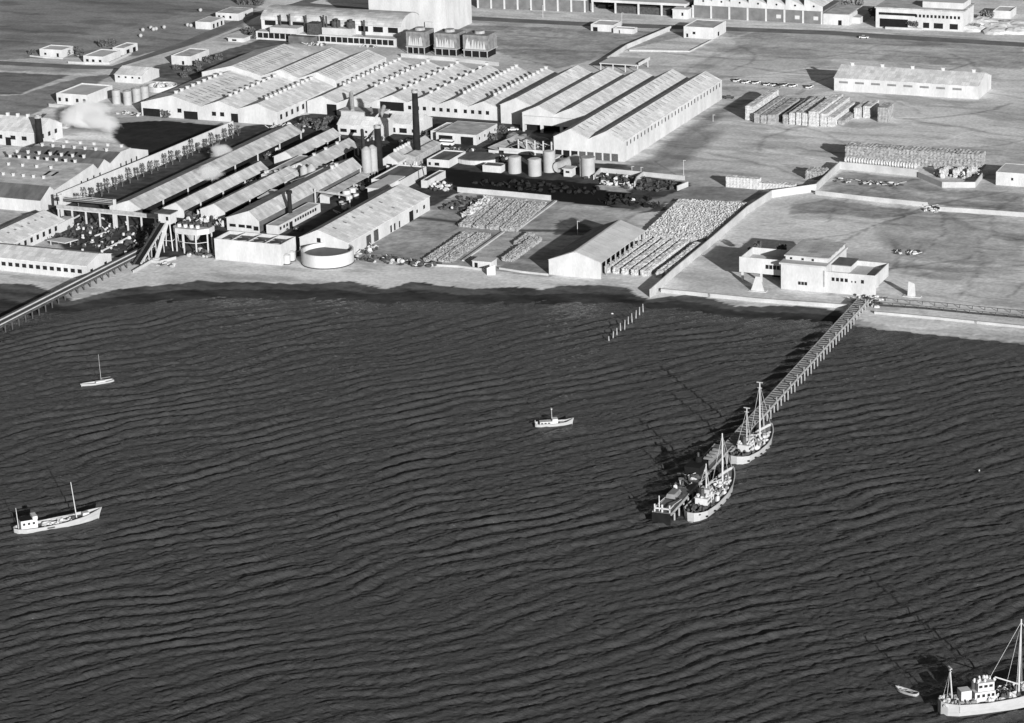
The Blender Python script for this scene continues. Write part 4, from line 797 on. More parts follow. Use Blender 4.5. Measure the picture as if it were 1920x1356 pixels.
# the big block of sacks
for i in range(9):
    xx=lin(76.5,99.6,9)[i]; o=lumpy(2.7,49,1.5,.8,.5,.36,60+i).build('sack_row',SACK); put(o,xx,-101.5+i*.25,0,R(4.5)); tag(o,['left edge','second','third','fourth','middle','sixth','seventh','eighth','right edge'][i]+' strip of the big densely piled sack block behind the sack rows','stack','strips of the big sack block')
# plots nearer the round tank
g1='sack strips of the rear plot'
for i,(a,w_) in enumerate([(7.5,4.6),(13,4.6),(18.4,4.8),(24,6.6)]):
    o=lumpy(w_,38,1.2,.95,.5,.26,80+i).build('sack_row',CRATE); put(o,a,-108,0,R(7)); tag(o,['outermost strip on the chimney side','second strip from the chimney side','third strip from the chimney side','strip nearest the pale wall'][i]+' of the rear sack plot','stack',g1)
o=lumpy(3.6,26,1.8,1.6,.9,.5,90).build('sack_row',SACK); put(o,3.2,-96,0,R(5)); tag(o,'ragged row of paired pale bundles crossing the rear sack plot','stack',g1)
for i,(a,bb,w_,l_,h_,lab) in enumerate([(14.5,-152.5,4.2,36,1.1,'dark-edged strip of sacks, on the round tank side of the front plot'),(19.5,-151.5,5.2,36,1.0,'broader strip of sacks against the pale kerb of the front plot'),(40.5,-144,4.2,28,1.4,'strip of sacks nearest the white warehouse shadow'),(36.2,-124,2.6,14,1.2,'short detached strip of sacks in the middle of the front plots')]):
    o=lumpy(w_,l_,h_,.95,.5,.26,95+i).build('sack_row',CRATE); put(o,a,bb,0,R(2)); tag(o,lab,'stack','sack strips of the front plots')
for i,(p,q,lab) in enumerate([((858,420),(970,432),'pale front kerb of the rear sack plot'),((970,432),(1042,378),'pale side kerb of the rear sack plot'),((868,486+4),(944,436),'pale kerb of the front sack plot')]):
    wallrun('kerb',lab,[p,q],.5,th=.9,m=WH,cat='kerb')
# dark plant bed in the rear plot
x,y=gp(885,386); t=thing('scrap_heap','dark tangled scrap heap at the corner of the rear sack plot','heap',x,y); b=MB(); rr=random.Random(4)
for k in range(34): b.blob(rr.uniform(-9,9),rr.uniform(-9,9),.4,rr.uniform(.5,1.4),rr.uniform(.5,1.4),rr.uniform(.4,1.4),k,.35,6,4)
b.build('scrap',RUST,t); b=MB()
for k in range(12): b.blob(rr.uniform(-8,8),rr.uniform(-8,8),1.0,.5,.5,.5,k,.3,6,4)
b.build('pale_bits',WALL,t); stuff(t)
def junk(label,px,py,rx,ry,n,seed,m=RUST,m2=WALL,frac=.35,name='junk_heap',hh=1.6):
    x,y=gp(px,py); t=thing(name,label,'junk',x,y); rr=random.Random(seed); b=MB(); c=MB()
    for k in range(n):
        q=c if rr.random()<frac else b; X,Y=rr.uniform(-rx,rx),rr.uniform(-ry,ry); a=rr.uniform(.3,1.3); bb=rr.uniform(.3,1.3); z=rr.uniform(.4,hh)
        if rr.random()<.35: q.tube((X,Y,.2),(X+rr.uniform(-3,3),Y+rr.uniform(-2,2),z),.14,5)
        else: q.blob(X,Y,z*.4,a,bb,z*.6,k+seed,.35,6,4)
    if b.v: b.build('debris',m,t)
    if c.v: c.build('pale_debris',m2,t)
    stuff(t); return t
junk('row of dark scrap, pipes and beached oddments at the sea edge of the plots',742,492,17,2.6,80,11)
junk('pale clutter between the broad gabled hall and dark-roofed shed',826,352,6,5,46,12,frac=.6)
junk('clutter against the side of the broad gabled hall by the round tank',684,470,3.4,5,34,13,frac=.6)
junk('dark machine clutter at the edge of the vat row',668,352,4,4,30,14)
junk('mixed scrap inside the derelict lot',1150,335,11,4,50,15,frac=.3)
junk('dark bushes and rubble beside the derelict lot walls',1225,350,9,8,70,16,frac=.05)
junk('heap of pale rubble inside the derelict lot',1155,347,7,2,26,17,m=WALL2,frac=.9)
junk('scattered debris along the wall ground beyond the sack yard',1625,343,14,3,40,18,m=RUST,frac=.5,hh=.9)
junk('jumble of crates and gear in the corner of the stacked yard',1800,330,9,5,60,19,frac=.6,hh=2.4)
junk('rubble spilling through the gap between the straight white walls',1751,392,3.4,4,24,21,m=WALL2,frac=.3,hh=.9)
junk('small pile of timber on the open ground behind the villa',1700,474,4,2.5,20,22,frac=.5,hh=1)
junk('heap of rocks and planks at the root of the villa jetty',1625,566,5,5,44,23,m=RUST,frac=.4,hh=1.2)
junk('machinery clutter around the foot of the vented building',610,325,7,6,44,24,frac=.45,hh=2.6)
junk('clutter between the two chimneys in front of the boiler house',745,318,8,5,60,25,frac=.5,hh=2.8)
junk('tangle of gear on the ground below the hopper platform',395,478,7,4,40,26,frac=.25)
junk('white steam valves and gear above the narrow sheds near the gantry',370,410,7,5,44,27,frac=.5,hh=3)
junk('yard litter beside the ramp wall on the beach',314,497,3,2,18,28,frac=.6,hh=.8)
junk('rubble and barrels beside the gabled end of the left warehouses',545,240,9,6,40,29,m=WALL2,frac=.4)
for k,(px_,py_,rx,ry,n_,fr,hh,lab) in enumerate([(470,345,3,9,40,.4,2.2,'gear strewn in the dark gap between the second and third narrow sheds'),(560,352,3,7,34,.4,2.2,'barrels and pipework in the dark gap beside the vented building'),
 (505,290,3,8,30,.35,1.8,'clutter in the gap beside the longest narrow shed'),(650,280,5,5,40,.4,2.4,'pipework and boxes behind the flue foot'),(700,262,5,3,30,.5,1.8,'boxes and gear before the paired-window house'),(770,270,4,5,34,.4,2.2,'scrap beside the foot of the tall chimney'),
 (860,282,6,2,22,.3,1.2,'low debris on the dark yard before the garage'),(900,300,5,2,26,.6,1.6,'pale odds and ends by the oval-roofed hut'),(935,300,3,3,26,.6,2.2,'gear around the left white cylinder'),(1070,310,5,3,34,.5,1.8,'gear between the horizontal tank and the tall cylinder'),
 (655,395,3,6,30,.4,1.4,'dark gear along the alley beside the broad gabled hall'),(540,430,6,1.5,24,.4,1.2,'gear behind the white box reservoir'),(425,420,3,5,34,.5,2.4,'machines before the third narrow shed front'),(350,425,5,2,26,.5,2.6,'pipes and valves behind the white hut'),
 (245,215,6,2,26,.6,1.2,'rubble below the four silos'),(590,85,5,2,20,.5,1.6,'pale boulders behind the tall rear hall'),(695,88,6,1.5,16,.5,1.2,'litter before the machine hall gallery'),(160,107,5,2,14,.4,1.,'garden clutter before the many-windowed house'),(1190,205+40,3,2,10,.3,1.2,'small things by the side wall of the twin-gabled warehouse')]):
    junk(lab,px_,py_,rx,ry,n_,400+k,frac=fr,hh=hh)
junk('ragged black spoil heap at the right end of the dark ground',1185,380,12,7,60,501,m=BRICK,frac=.02,hh=1.8)
junk('black spoil mounds along the middle of the dark ground',1010,352,26,6,70,502,m=BRICK,frac=.01,hh=1.5)
# scrap yard with drums
x,y=gp(205,455); rr=random.Random(31)
junk('dark scrap yard full of ironwork between the beach building and the gantry',205,440,22,18,240,32,frac=.07,hh=1.7)
drum0=None
for k in range(30):
    px_,py_=rr.uniform(135,238),rr.uniform(418,476); X,Y=gp(px_,py_)
    if drum0 is None:
        drum0=MB().cyl(0,0,.48,0,.95,12).build('oil_drum',WALL); o=drum0
    else: o=drum0.copy(); COL.objects.link(o)
    put(o,X,Y,0,rr.uniform(0,6)); tag(o,'small white oil drum standing among the ironwork of the dark scrap yard','drum','oil drums in the scrap yard')
x,y=gp(89,460); o=MB().add([(0,0,2),(8.6,-1.5,2),(10.5,4.2,2),(3,5,2),(0,0,1.7),(8.6,-1.5,1.7),(10.5,4.2,1.7),(3,5,1.7)],[(0,1,2,3),(7,6,5,4),(0,4,5,1),(1,5,6,2),(2,6,7,3),(3,7,4,0)])
t=thing('canopy','small bright white canopy in the dark scrap yard','canopy',x,y); o.build('roof',WALL,t); MB().box(1,1.3,.4,.7,0,1.7).build('leg',WALL,t); MB().box(9,9.3,1,1.3,0,1.7).build('leg',WALL,t)
for k,(p,q,lab) in enumerate([((95,437),(150,408),'long white pipe beside the annex in the scrap yard'),((192,474),(240,450),'thick white pipe at the seaward side of the scrap yard'),((178,446),(205,438),'short white pipe in the middle of the scrap yard')]):
    a=Vector(gp(*p)); c=Vector(gp(*q)); o=MB().tube((0,0,.7),((c-a).x,(c-a).y,.9),.34,8).build('pipe',WALL); put(o,a.x,a.y); tag(o,lab,'pipe')
# ---------------- container-like bale stacks ----------------
cs=[(52.6,3.5,81.5,34,6.0,1),(57.6,2.5,78,35,4.0,0),(60.6,2.6,77.5,34,3.6,0),(63.6,3.5,77.5,33,3.9,0),(69.8,2.2,79,30,4.0,0),(72.5,2.5,79.2,33,4.8,1),(75.5,2.3,79,33,5.2,1),(78.2,2.4,78.6,30,5.2,1),(81.2,4.2,78.2,35,6.3,1),(85.9,2.7,79.2,33,5.4,1),(88.9,2.8,79.8,30,4.0,1),(92.0,2.6,84,16,2.0,0),(95.0,2.6,97,14,4.4,1),(98.3,3.2,99,13,5.0,1)]
lb=['tallest at the left end','second, dark and low','third, dark and low','fourth, dark and low','fifth, before the shadowed gap','sixth','seventh','eighth','tall grey-ended one in the middle','tenth, just right of the tall middle one','eleventh','low twelfth one','set-back thirteenth one','set-back fourteenth one at the right end']
for i,(a,w_,y0,l_,h_,lt) in enumerate(cs):
    stack('crate stack in the sand yard row, '+lb[i],a,y0,w_,l_,h_,200+i,'crate stacks in the sand yard',CRATE if not lt else SACK,cx=1.4,cz=1.0,j=.10,name='crate_stack')
stack('lone tall crate stack with a dark side, apart from the row in the sand yard',106.2,93.5,4.2,10,6.2,240,'crate stacks in the sand yard',CRATE,cx=1.4,cz=1.0,j=.1,name='crate_stack')
stack('very long wall of grey crates above the stacked yard',112.5,26.5,54,7,6.0,241,None,CRATE,cx=1.5,cz=.9,j=.22,name='crate_wall',rot=R(1))
P=gp(1361,351); stack('long white brick-like stack tapering to the right beside the boundary wall',P[0],P[1],13,3.4,4.0,242,None,BLOCK,cx=1.2,cz=1.0,j=.10,name='block_stack')
P=gp(1422,355); stack('lower right half of the white brick-like stack beside the boundary wall',P[0],P[1],14,3.2,2.6,243,None,BLOCK,cx=1.2,cz=.9,j=.12,name='block_stack')
P=gp(1510,336); stack('small grey crate pile tucked behind the bend of the boundary wall',P[0],P[1],7,7,3.2,244,None,CRATE,j=.2,name='crate_stack')
for i in range(26):
    X,Y=gp(1586+i*5.2,309.5+i*.5); o=MB().blob(0,0,1.1,.8,1.4,1.2,i,.15,7,5).build('bundle',SACK); put(o,X,Y,1.0); tag(o,'pale bundle, '+ORD[i]+' from the left in the row behind the upper boundary wall','bundle','bundles behind the upper boundary wall'); o.location.z=1.2
for i in range(9):
    X,Y=gp(1752+i*8.6,327+((i*5)%3)*3); stack('upright pale crate pile in the crowded row before the lone white house, '+['leftmost','second','third','fourth','fifth','sixth','seventh','eighth','rightmost'][i],X,Y,1.6,2.6,2.6+.5*(i%3),300+i,'crate piles in the yard corner',SACK,j=.12,cx=.9)
block('white_house','plain white house cut by the right edge behind the crowded stacks','house',(1867,347,0),(1990,356,0),(1895,330,0),5,dep=14,roof='flat',rm=WALL,parapet=.15,wins=[('f',.25,2.2,.8,1)])
# ---------------- cars ----------------
def car(m):
    t=thing('parked_car','x','car',0,0); b=MB()
    b.add([(-2.2,-.85,.35),(2.2,-.85,.35),(2.2,.85,.35),(-2.2,.85,.35),(-2.25,-.82,.85),(2.2,-.82,.8),(2.2,.82,.8),(-2.25,.82,.85)],[(0,3,2,1),(4,5,6,7),(0,1,5,4),(1,2,6,5),(2,3,7,6),(3,0,4,7)]).build('body',m,t)
    b=MB().add([(-1.5,-.75,.86),(1.1,-.75,.82),(1.1,.75,.82),(-1.5,.75,.86),(-1.05,-.62,1.42),(.55,-.62,1.42),(.55,.62,1.42),(-1.05,.62,1.42)],[(4,5,6,7),(0,1,5,4),(1,2,6,5),(2,3,7,6),(3,0,4,7)]).build('windows',GLASS,t)
    MB().box(-1.0,.5,-.6,.6,1.425,1.47).build('roof_panel',m,t)
    w0=MB().tube((0,-.1,0),(0,.1,0),.33,12).build('wheel',TYRE,t); w0.location=(-1.4,-.8,.34)
    for a,c in ((1.35,-.8),(-1.4,.8),(1.35,.8)): inst(w0,t,(a,c,.34))
    return t
C0=[car(m) for m in CARP]; rr=random.Random(2)
cl=[(1382,153,0,80,'white car at the left end of the row by the white shed corner'),(1399,156,0,70,'white car second from the left in the car row'),(1418,157,0,75,'white car third in the row beside the dark gap'),(1439,160,0,78,'pale car left of the tight cluster in the row'),(1453,161,0,60,'white car in the middle of the tight cluster'),(1463,163,1,70,'grey car squeezed between white ones in the cluster'),(1472,161,0,85,'white car at the right of the tight cluster'),(1487,163,0,72,'white car right of the cluster, beside the kerb'),(1518,165,0,80,'white car alone at the right end of the row')]
used=set()
for px_,py_,k,a,lab in cl:
    X,Y=gp(px_,py_)
    if k not in used: used.add(k); put(C0[k],X,Y,0,R(a)); C0[k]['label']=lab; C0[k]['group']='cars parked in the sand yard'; o=C0[k]
    else: dup(C0[k],X,Y,0,R(a),lab,'cars parked in the sand yard')
X,Y=gp(962,245); dup(C0[0],X,Y,0,R(30),'white car parked behind the earth heap beside the low entrance bay')
X,Y=gp(1367,185); put(C0[2],X,Y,0,R(20)); C0[2]['label']='dark car standing at the back corner of the twin-gabled warehouse'
X,Y=gp(1620,72); dup(C0[0],X,Y,0,R(5),'white car alone on the verge of the coast road')
def van(label,px,py,rot):
    X,Y=gp(px,py); t=thing('van',label,'van',X,Y,0,rot); MB().tbox(-2.9,2.9,-1.05,1.05,.4,2.5,.12).build('body',CARP[0],t); MB().box(-2.93,2.93,-1.08,1.08,1.5,2.0).build('windows',GLASS,t)
    w0=MB().tube((0,-.1,0),(0,.1,0),.42,12).build('wheel',TYRE,t); w0.location=(-1.8,-1,.42)
    for a,c in ((1.8,-1),(-1.8,1),(1.8,1)): inst(w0,t,(a,c,.42))
van('long white van with a dark window band parked at the two-bay garage',838,273,R(4))
# ---------------- carport, lamp posts ----------------
x,y=gp(1124,133); t=thing('canopy','wide flat white sheet canopy on posts behind the large halls','canopy',x,y); MB().box(0,19,0,14,3.3,3.7).build('roof',WALL2,t); MB().box(19.1,19.4,0,14,3.3,4.8).build('screen',WALL,t)
for a in (.5,6.5,12.5,18.5):
    for c in (.5,13.5): o=MB().box(-.2,.2,-.2,.2,0,3.3).build('post',WALL,t); o.location=(a,c,0)
def lamp(px,py,h,label):
    X,Y=gp(px,py); t=thing('lamp_post',label,'lamp post',X,Y,group='slim lamp posts'); MB().cyl(0,0,.13,0,h,8,.09).build('pole',WALL2,t); MB().box(-.1,.9,-.12,.12,h-.05,h+.12).build('lamp_head',WALL,t)
lamp(1282,337,7.6,'slim white lamp post at the corner of the derelict lot')
lamp(1185,327,3.2,'short pole behind the derelict lot wall, left of its twin'); lamp(1202,330,3.4,'short pole behind the derelict lot wall, right of its twin')
lamp(1337,228,2.8,'lone white stump post on the sand beside the twin-gabled warehouse')
lamp(1083,440,5,'pole on the plot beside the white warehouse roof')
lamp(1166,47,6,'slim pole behind the garden pavilion building'); lamp(1018,33,6,'slim pole beside the coast road near the long brick hall')
# ---------------- villa ----------------
t=thing('villa','modern white villa with a raised left wing, tall central block and long right wing','villa',126.5,-141.5)
MB().box(0,16.4,.2,14,3.1,3.5).box(0,16.4,.2,.5,3.5,8.4).box(0,16.4,13.7,14,3.5,8).box(0,.3,.5,13.7,3.5,8).build('left_wing',WALL,t)
MB().box(.31,16,.51,13.6,5.4,5.6).build('terrace_floor',WALL2,t)
for a,c in ((.9,1),(7.5,1),(.9,13)): o=MB().box(-.35,.35,-.35,.35,0,3.08).build('column',WALL,t); o.location=(a,c,0)
MB().box(9,16,8,8.3,0,3.08).build('recess_wall',DARK,t)
for i in range(5): o=MB().box(-.55,.55,-.03,.1,0,1.4).build('window',GLASS,t); o.location=(9.8+1.3*i,.2,5)
MB().box(16.2,31.6,-4.5,19,0,8.6).build('main_block',WALL,t); MB().box(15.7,31.9,-5,19.5,8.62,9.2).build('roof_edge',WALL2,t); MB().box(16.6,31.2,-.8,18.6,9.21,10.4).build('raised_roof',WALL,t); MB().box(16.2,31.5,-1.2,19,10.42,10.8).build('roof',ROOFM,t)
for a in (18.5,22.5,26): o=MB().box(-.4,.4,-.03,.1,0,.7).build('clerestory',GLASS,t); o.location=(a,-.83,9.4)
for i in range(3): o=MB().box(-.45,.45,-.04,.1,0,1.1).build('window',GLASS,t); o.location=(22.6+1.1*i,-4.5,2)
MB().box(30.9,31.3,-4.7,-4.5,2,7.6).build('drainpipe',STEEL,t)
b=MB(); b.box(31.62,48.5,-4,-3.7,0,7.2).box(31.62,48.5,10.7,11,3,7.4).box(48.2,48.5,-3.7,10.7,3,7.4).box(31.62,46,-3.69,8,0,5.6).build('right_wing',WALL,t); MB().box(38,48.19,-3.68,10.6,5.62,5.8).build('terrace_floor',WALL2,t); MB().box(31.7,38,2,10.6,5.62,7.9).build('upper_room',WALL,t); MB().box(31.64,38.4,1.6,10.69,7.92,8.2).build('upper_roof',ROOFD,t)
for i in range(4): o=MB().box(-.5,.5,-.04,.1,0,1.2).build('window',GLASS,t); o.location=(34+1.5*i,-4,4.2)
for a,w_ in ((40.4,.4),(41.6,.5),(44,1.0)): o=MB().box(-w_/2,w_/2,-.04,.1,0,.6+.6*(w_>.8)).build('window',GLASS,t); o.location=(a,-4,4.2)
MB().box(47.9,48.2,-3.5,-3.2,0,3).build('column',WALL,t)
for k,(px_,py_,lab) in enumerate([(1420,546,'white concave sail-shaped sculpture below the raised wing of the villa'),(1709,556,'white standing slab sculpture on the sand right of the villa')]):
    X,Y=gp(px_,py_); t=thing('sculpture',lab,'sculpture',X,Y); b=MB()
    b.add([(-2.2 if k==0 else -1.3,-.3,0),(2.6 if k==0 else 1.3,-.3,0),(2.2 if k==0 else 1.2,.9,0),(-1.8 if k==0 else -1.2,.9,0),(-.6 if k==0 else -1.1,0,5),(.9 if k==0 else 1,0,5 if k==0 else 4.4),(.8 if k==0 else .9,.5,5 if k==0 else 4.4),(-.5 if k==0 else -.9,.5,5)],[(0,3,2,1),(4,5,6,7),(0,1,5,4),(1,2,6,5),(2,3,7,6),(3,0,4,7)]).build('slab',WALL,t); MB().box(-2.8,3.2,-1,1.4,-.2,.15).build('base',STONE,t)
# villa roof plants and shrubs
def plant(label,px,py,z,s,seed,cat='plant',m=None,name='shrub'):
    X,Y=gp(px,py,z); rr=random.Random(seed); t=thing(name,label,cat,X,Y,z); MB().tube((0,0,0),(0,0,s*.6),.12*s,6,.05*s).build('trunk',BARK,t); b=MB()
    for k in range(int(60*s)):
        a=rr.uniform(0,6.28); r=s*rr.random()**.5; zz=s*(.4+rr.uniform(-.3,1.0)); c=Vector((r*math.cos(a),r*math.sin(a),zz)); d=Vector((rr.gauss(0,1),rr.gauss(0,1),rr.gauss(0,1))).normalized()*.42*s**.5; e=d.orthogonal().normalized()*.3*s**.5
        b.add([c-d,c+e,c+d,c-e],[(0,1,2,3)])
    b.build('leaves',m or LEAF,t)
plant('feathery plant in the back corner of the raised villa terrace',1421,463,5.6,1.4,1); plant('small plant at the left parapet of the villa terrace',1408,473,5.6,1.1,2); plant('dark bushy plant against the main block on the villa terrace',1466,472,5.6,1.6,3)
for k,(px_,py_,s,lab) in enumerate([(330,130,1.6,'left end of the white lane house'),(352,134,1.8,'front corner of the white lane house'),(372,126,2,'middle of the white lane house side'),(392,118,2.2,'right side of the white lane house'),(410,112,2,'scrub behind the white lane house'),(345,145,1.6,'scrub towards the tall rear hall'),(375,138,1.6,'scrub strip beside the lane'),(125,104,1.8,'gap between the two lane houses'),(138,100,2.2,'back of the paired lane house'),(150,104,2.,'left wall of the many-windowed house'),(195,88,2.6,'roof edge of the many-windowed house'),(210,86,2.2,'white garage'),(60,102,1.6,'left of the pair house'),(455,8,3,'upper lane end, left tree'),(470,8,3,'upper lane end, middle tree'),(485,10,2.6,'upper lane end, right tree'),(478,72,2.4,'flat-topped kiosk'),(470,66,2.6,'dark clump above the kiosk')]):
    plant('dark bushy shrub at the '+lab,px_,py_,0,s,40+k)
# ---------------- tree row and its white wall ----------------
wallrun('garden_wall','long white wall behind the row of slender trees',[(-150.5,-128),(-147,-60),(-145,-2)],5.6,th=.4,m=WALL,px=False)
def slender(seed,h):
    rr=random.Random(seed); t=thing('slender_tree','x','tree',0,0); b=MB(); p=Vector((0,0,0))
    q=Vector((rr.uniform(-.3,.3),rr.uniform(-.3,.3),h*.5)); b.tube(p,q,.22,6,.14); r=q+Vector((rr.uniform(-.4,.4),rr.uniform(-.3,.3),h*.4)); b.tube(q,r,.14,6,.04)
    for k in range(7):
        z=rr.uniform(.3,.85)*h; a=rr.uniform(0,6.28); b.tube((0,0,z),(math.cos(a)*.9,math.sin(a)*.9,z+1.0),.06,4,.02)
    b.build('trunk',BARK,t); b=MB()
    for k in range(90):
        z=h*rr.uniform(.22,1.02); w_=.95*(1-abs(z/h-.5)*1.2)+.15; a=rr.uniform(0,6.28); R_=w_*rr.random()**.5; c=Vector((R_*math.cos(a),R_*math.sin(a),z)); d=Vector((rr.gauss(0,.5),rr.gauss(0,.5),rr.gauss(0,1))).normalized()*.34; e=d.orthogonal().normalized()*.2
        b.add([c-d,c+e,c+d,c-e],[(0,1,2,3)])
    b.build('crown',LEAF,t); return t
T0=[slender(70+i,[5.2,6.0,4.6][i]) for i in range(3)]; rr=random.Random(9)
for k in range(24):
    f=k/23; X=-146.4+2.2*f+rr.uniform(-.3,.5)+ (2.0 if f<.6 else 2.4); Y=-124+120*f; v_=k%3
    lab='slender leafy tree, '+ORD[k]+' from the gantry end of the row before the white garden wall'
    if k<3: o=T0[v_]; put(o,X,Y,0,rr.uniform(0,6)); o['label']=lab; o['group']='slender trees along the white garden wall'
    else: dup(T0[v_],X,Y,0,rr.uniform(0,6),lab,'slender trees along the white garden wall',(1,1,rr.uniform(.85,1.15)))
# tall dark shrub clump in front of the workshop hall
for k,(px_,py_,s,lab) in enumerate([(313,220,2.2,'dark pointed bush against the front of the three-gabled workshop hall'),(575,236,2.5,'dark bush heap left of the vented hall doorway'),(600,244,3.0,'largest dark bush between the narrow sheds and paired-window house'),(620,236,2.6,'dark bush beside the vented hall doorway'),(560,246,2.0,'low dark bush near the end of the longest narrow shed'),(805,258,2.0,'dark bush between the half-hidden house and garage'),(940,250,2.2,'dark bush beside the two-bay garage'),(925,262,1.8,'dark low bush before the earth heap')]): plant(lab,px_,py_,0,s,80+k,'bush')
X,Y=gp(475,227); stack('long dark stack of timber against the front of the three-gabled workshop hall',X-8,Y,17,4,3.6,77,None,DWOOD,name='timber_stack',j=.1)
tp=['left end of the cluster','just below the highest of the cluster','middle of the cluster, touching its neighbour','right of the touching middle ones','right end of the cluster','lowest of all, apart from the cluster','left of the pair beside the white box house','right of the pair beside the white box house','highest, beside the angled-wing house']
for k,(px_,py_) in enumerate([(268,59),(283,55),(288,58),(293,57),(308,54),(264,70),(352,50),(358,51),(376,22)]):
    X,Y=gp(px_,py_); o=MB().blob(0,0,.9,1.0,1.0,1.0,k,.05,12,8).build('barrel_tank',TWHITE,None,True); put(o,X,Y,0); tag(o,'small round white tank on the pasture, '+tp[k],'tank','round tanks on the pasture')
# ---------------- long halls and hotel along the coast road at the top ----------------
t=thing('long_brick_hall','long dark-panelled hall with white pilasters and saw-tooth white gables','factory hall',-44.5,284.6)
w=67.5; MB().box(0,w,0,30,0,6.2).build('wall',MATS.setdefault('brick_panel',mat('brick_panel',.13,.2,.3)),t)
for i in range(8): o=MB().box(-.45,.45,-.35,-.02,0,6.2).build('pilaster',WALL,t); o.location=(.5+w/7.1*i,0,0)
for i in range(7):
    a=1+w/7.1*i; c=a+w/7.1; MB().ext([(a,6.3),(c,6.3),(c,8.6),(a+.2,12.2)],-.3,-.02).build('gable',WALL,t); MB().ext([(a+.02,12.15),(c,8.65),(c,8.8),(a+.1,12.4)],0,30).build('roof',ROOFD if i>8 else ROOF,t); MB().cyl(0,0,.5,0,.06,12).build('roundel',DARK,t).location=(a+5,-.34,8.6)
    o=[c_ for c_ in t.children if c_.name.startswith('roundel')][-1]; o.rotation_euler=(R(90),0,0)
for i in (4,5,6): o=MB().box(-1.2,1.2,-.12,-.02,1.8,3.6).build('window',WALL,t); o.location=(7+w/7.1*i,0,0)
t=thing('white_annex','white flat-fronted annex at the right end of the saw-tooth hall','building',23.3,284.4); MB().box(0,13,0,24,0,5.2).build('wall',WALL,t); MB().box(13.01,17,6,24,0,3).build('side_wall',WALL,t); MB().box(.3,12.7,.3,23.7,5.22,5.4).build('roof',ROOFM,t); pwin(t,'door',DARK,8.5,0,0,1.8,2.4,'f')
t=thing('long_brick_hall','long dark-panelled hall with white pilasters left of the open shed','factory hall',-160,280.5,rot=R(2.8)); MB().box(0,59,0,24,0,6).build('wall',MATS['brick_panel'],t); MB().box(-.4,59.4,-.4,24.4,6.02,7.2).build('parapet',WALL,t)
for i in range(9): o=MB().box(-.45,.45,-.35,-.02,0,6.).build('pilaster',WALL,t); o.location=(.5+7.25*i,0,0)
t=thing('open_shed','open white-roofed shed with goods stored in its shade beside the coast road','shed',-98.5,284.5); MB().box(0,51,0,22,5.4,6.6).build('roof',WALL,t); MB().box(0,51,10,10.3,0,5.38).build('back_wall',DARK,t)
for i in range(5): o=MB().box(-.4,.4,-.4,.4,0,5.38).build('post',WALL,t); o.location=(.5+12.4*i,.5,0)
MB().box(12,42,1.5,6,0,3.6).build('stored_goods',RUST,t)
t=thing('gate_lodge','small white gate lodge between the open shed and saw-tooth hall','lodge',-53,279.5); MB().box(0,8,0,7,0,4.4).build('wall',WALL,t); MB().box(-.3,8.3,-.3,7.3,4.42,4.8).build('roof',WALL,t); pwin(t,'window',GLASS,5.2,0,1.6,1,1.6,'f')
t=thing('hotel','two-storey white hotel with rows of dark windows and a shaded porch','hotel',50,283.5)
w=43; MB().box(0,w,0,20,0,9.6).build('wall',WALL,t); MB().box(-.5,w+.5,-.5,20.5,9.62,10.1).build('roof',ROOFM,t); MB().box(22,w-1,4,18,10.12,13).build('upper_floor',WALL,t)
for i in range(12): o=MB().box(-.55,.55,-.05,.05,6,7.4).build('window',GLASS,t); o.location=(20+1.9*i,0,0)
for a,w_ in ((25,3),(31,4.5),(38.5,4)): o=MB().box(-w_/2,w_/2,-.05,.05,1,3.6).build('window',GLASS,t); o.location=(a,0,0)
o=MB().box(1.5,20,-.05,.05,6.4,7.6).build('window',GLASS,t)
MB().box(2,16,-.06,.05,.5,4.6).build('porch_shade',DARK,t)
wallrun('hedge_wall','low bright white kerb before the hotel hedge',[(1660,54),(1728,57)],1.0,th=1,m=WH)
def crown_tree(label,px,py,h,r,seed,m=LEAF,n=420):
    X,Y=gp(px,py); rr=random.Random(seed); t=thing('broad_tree',label,'tree',X,Y); b=MB(); b.tube((0,0,0),(0,0,h*.55),.35,7,.2)
    for k in range(6): a=k*1.05; b.tube((0,0,h*.35),(math.cos(a)*r*.6,math.sin(a)*r*.6,h*.7),.14,5,.05)
    b.build('trunk',BARK,t); b=MB(); cl=[(Vector((rr.uniform(-r,r)*.6,rr.uniform(-r,r)*.6,h*rr.uniform(.5,.85))),r*rr.uniform(.3,.55)) for _ in range(9)]
    for k in range(n):
        c0,cr=cl[k%9]; c=c0+Vector((rr.gauss(0,1),rr.gauss(0,1),rr.gauss(0,.8))).normalized()*cr*rr.uniform(.6,1.05); d=Vector((rr.gauss(0,1),rr.gauss(0,1),rr.gauss(0,1))).normalized()*.45; e=d.orthogonal().normalized()*.35
        b.add([c-d,c+e,c+d,c-e],[(0,1,2,3)])
    b.build('crown',m,t)
for k,(px_,py_,h,r,lab) in enumerate([(1660,48,6,4,'dark tree at the left end of the hotel front'),(1678,50,5.5,4,'dark spreading tree shading the left hotel windows'),(1695,52,5.5,4,'dark tree in the middle of the hotel trees'),(1712,54,4.5,3.5,'low dark tree at the right end of the hotel trees'),(1640,40,7,3.6,'tall dark tree between the annex and the hotel'),(1590,20,5,4,'bare pale tree above the white annex roof'),(1610,14,5,4,'pale tree behind the white annex'),(1850,40,5,4,'pale tree right of the hotel'),(1830,56,3,2.4,'small bush at the right corner of the hotel')]):
    crown_tree(lab,px_,py_,h,r,120+k,LEAF if k<5 else LEAFL)
block('house','low pale house half seen at the right edge beyond the hotel','house',(1862,34,0),(1895,35,0),(1890,26,0),3.4,roof='flat',rm=WALL2)
x,y=gp(1875,52); t=thing('sand_mound','pale sand mound beyond the hotel','mound',x,y); b=MB(); rr=random.Random(77)
for k in range(12): b.blob(rr.uniform(-14,14),rr.uniform(-12,12),0,rr.uniform(5,10),rr.uniform(5,10),rr.uniform(1,3),k,.12,12,6)
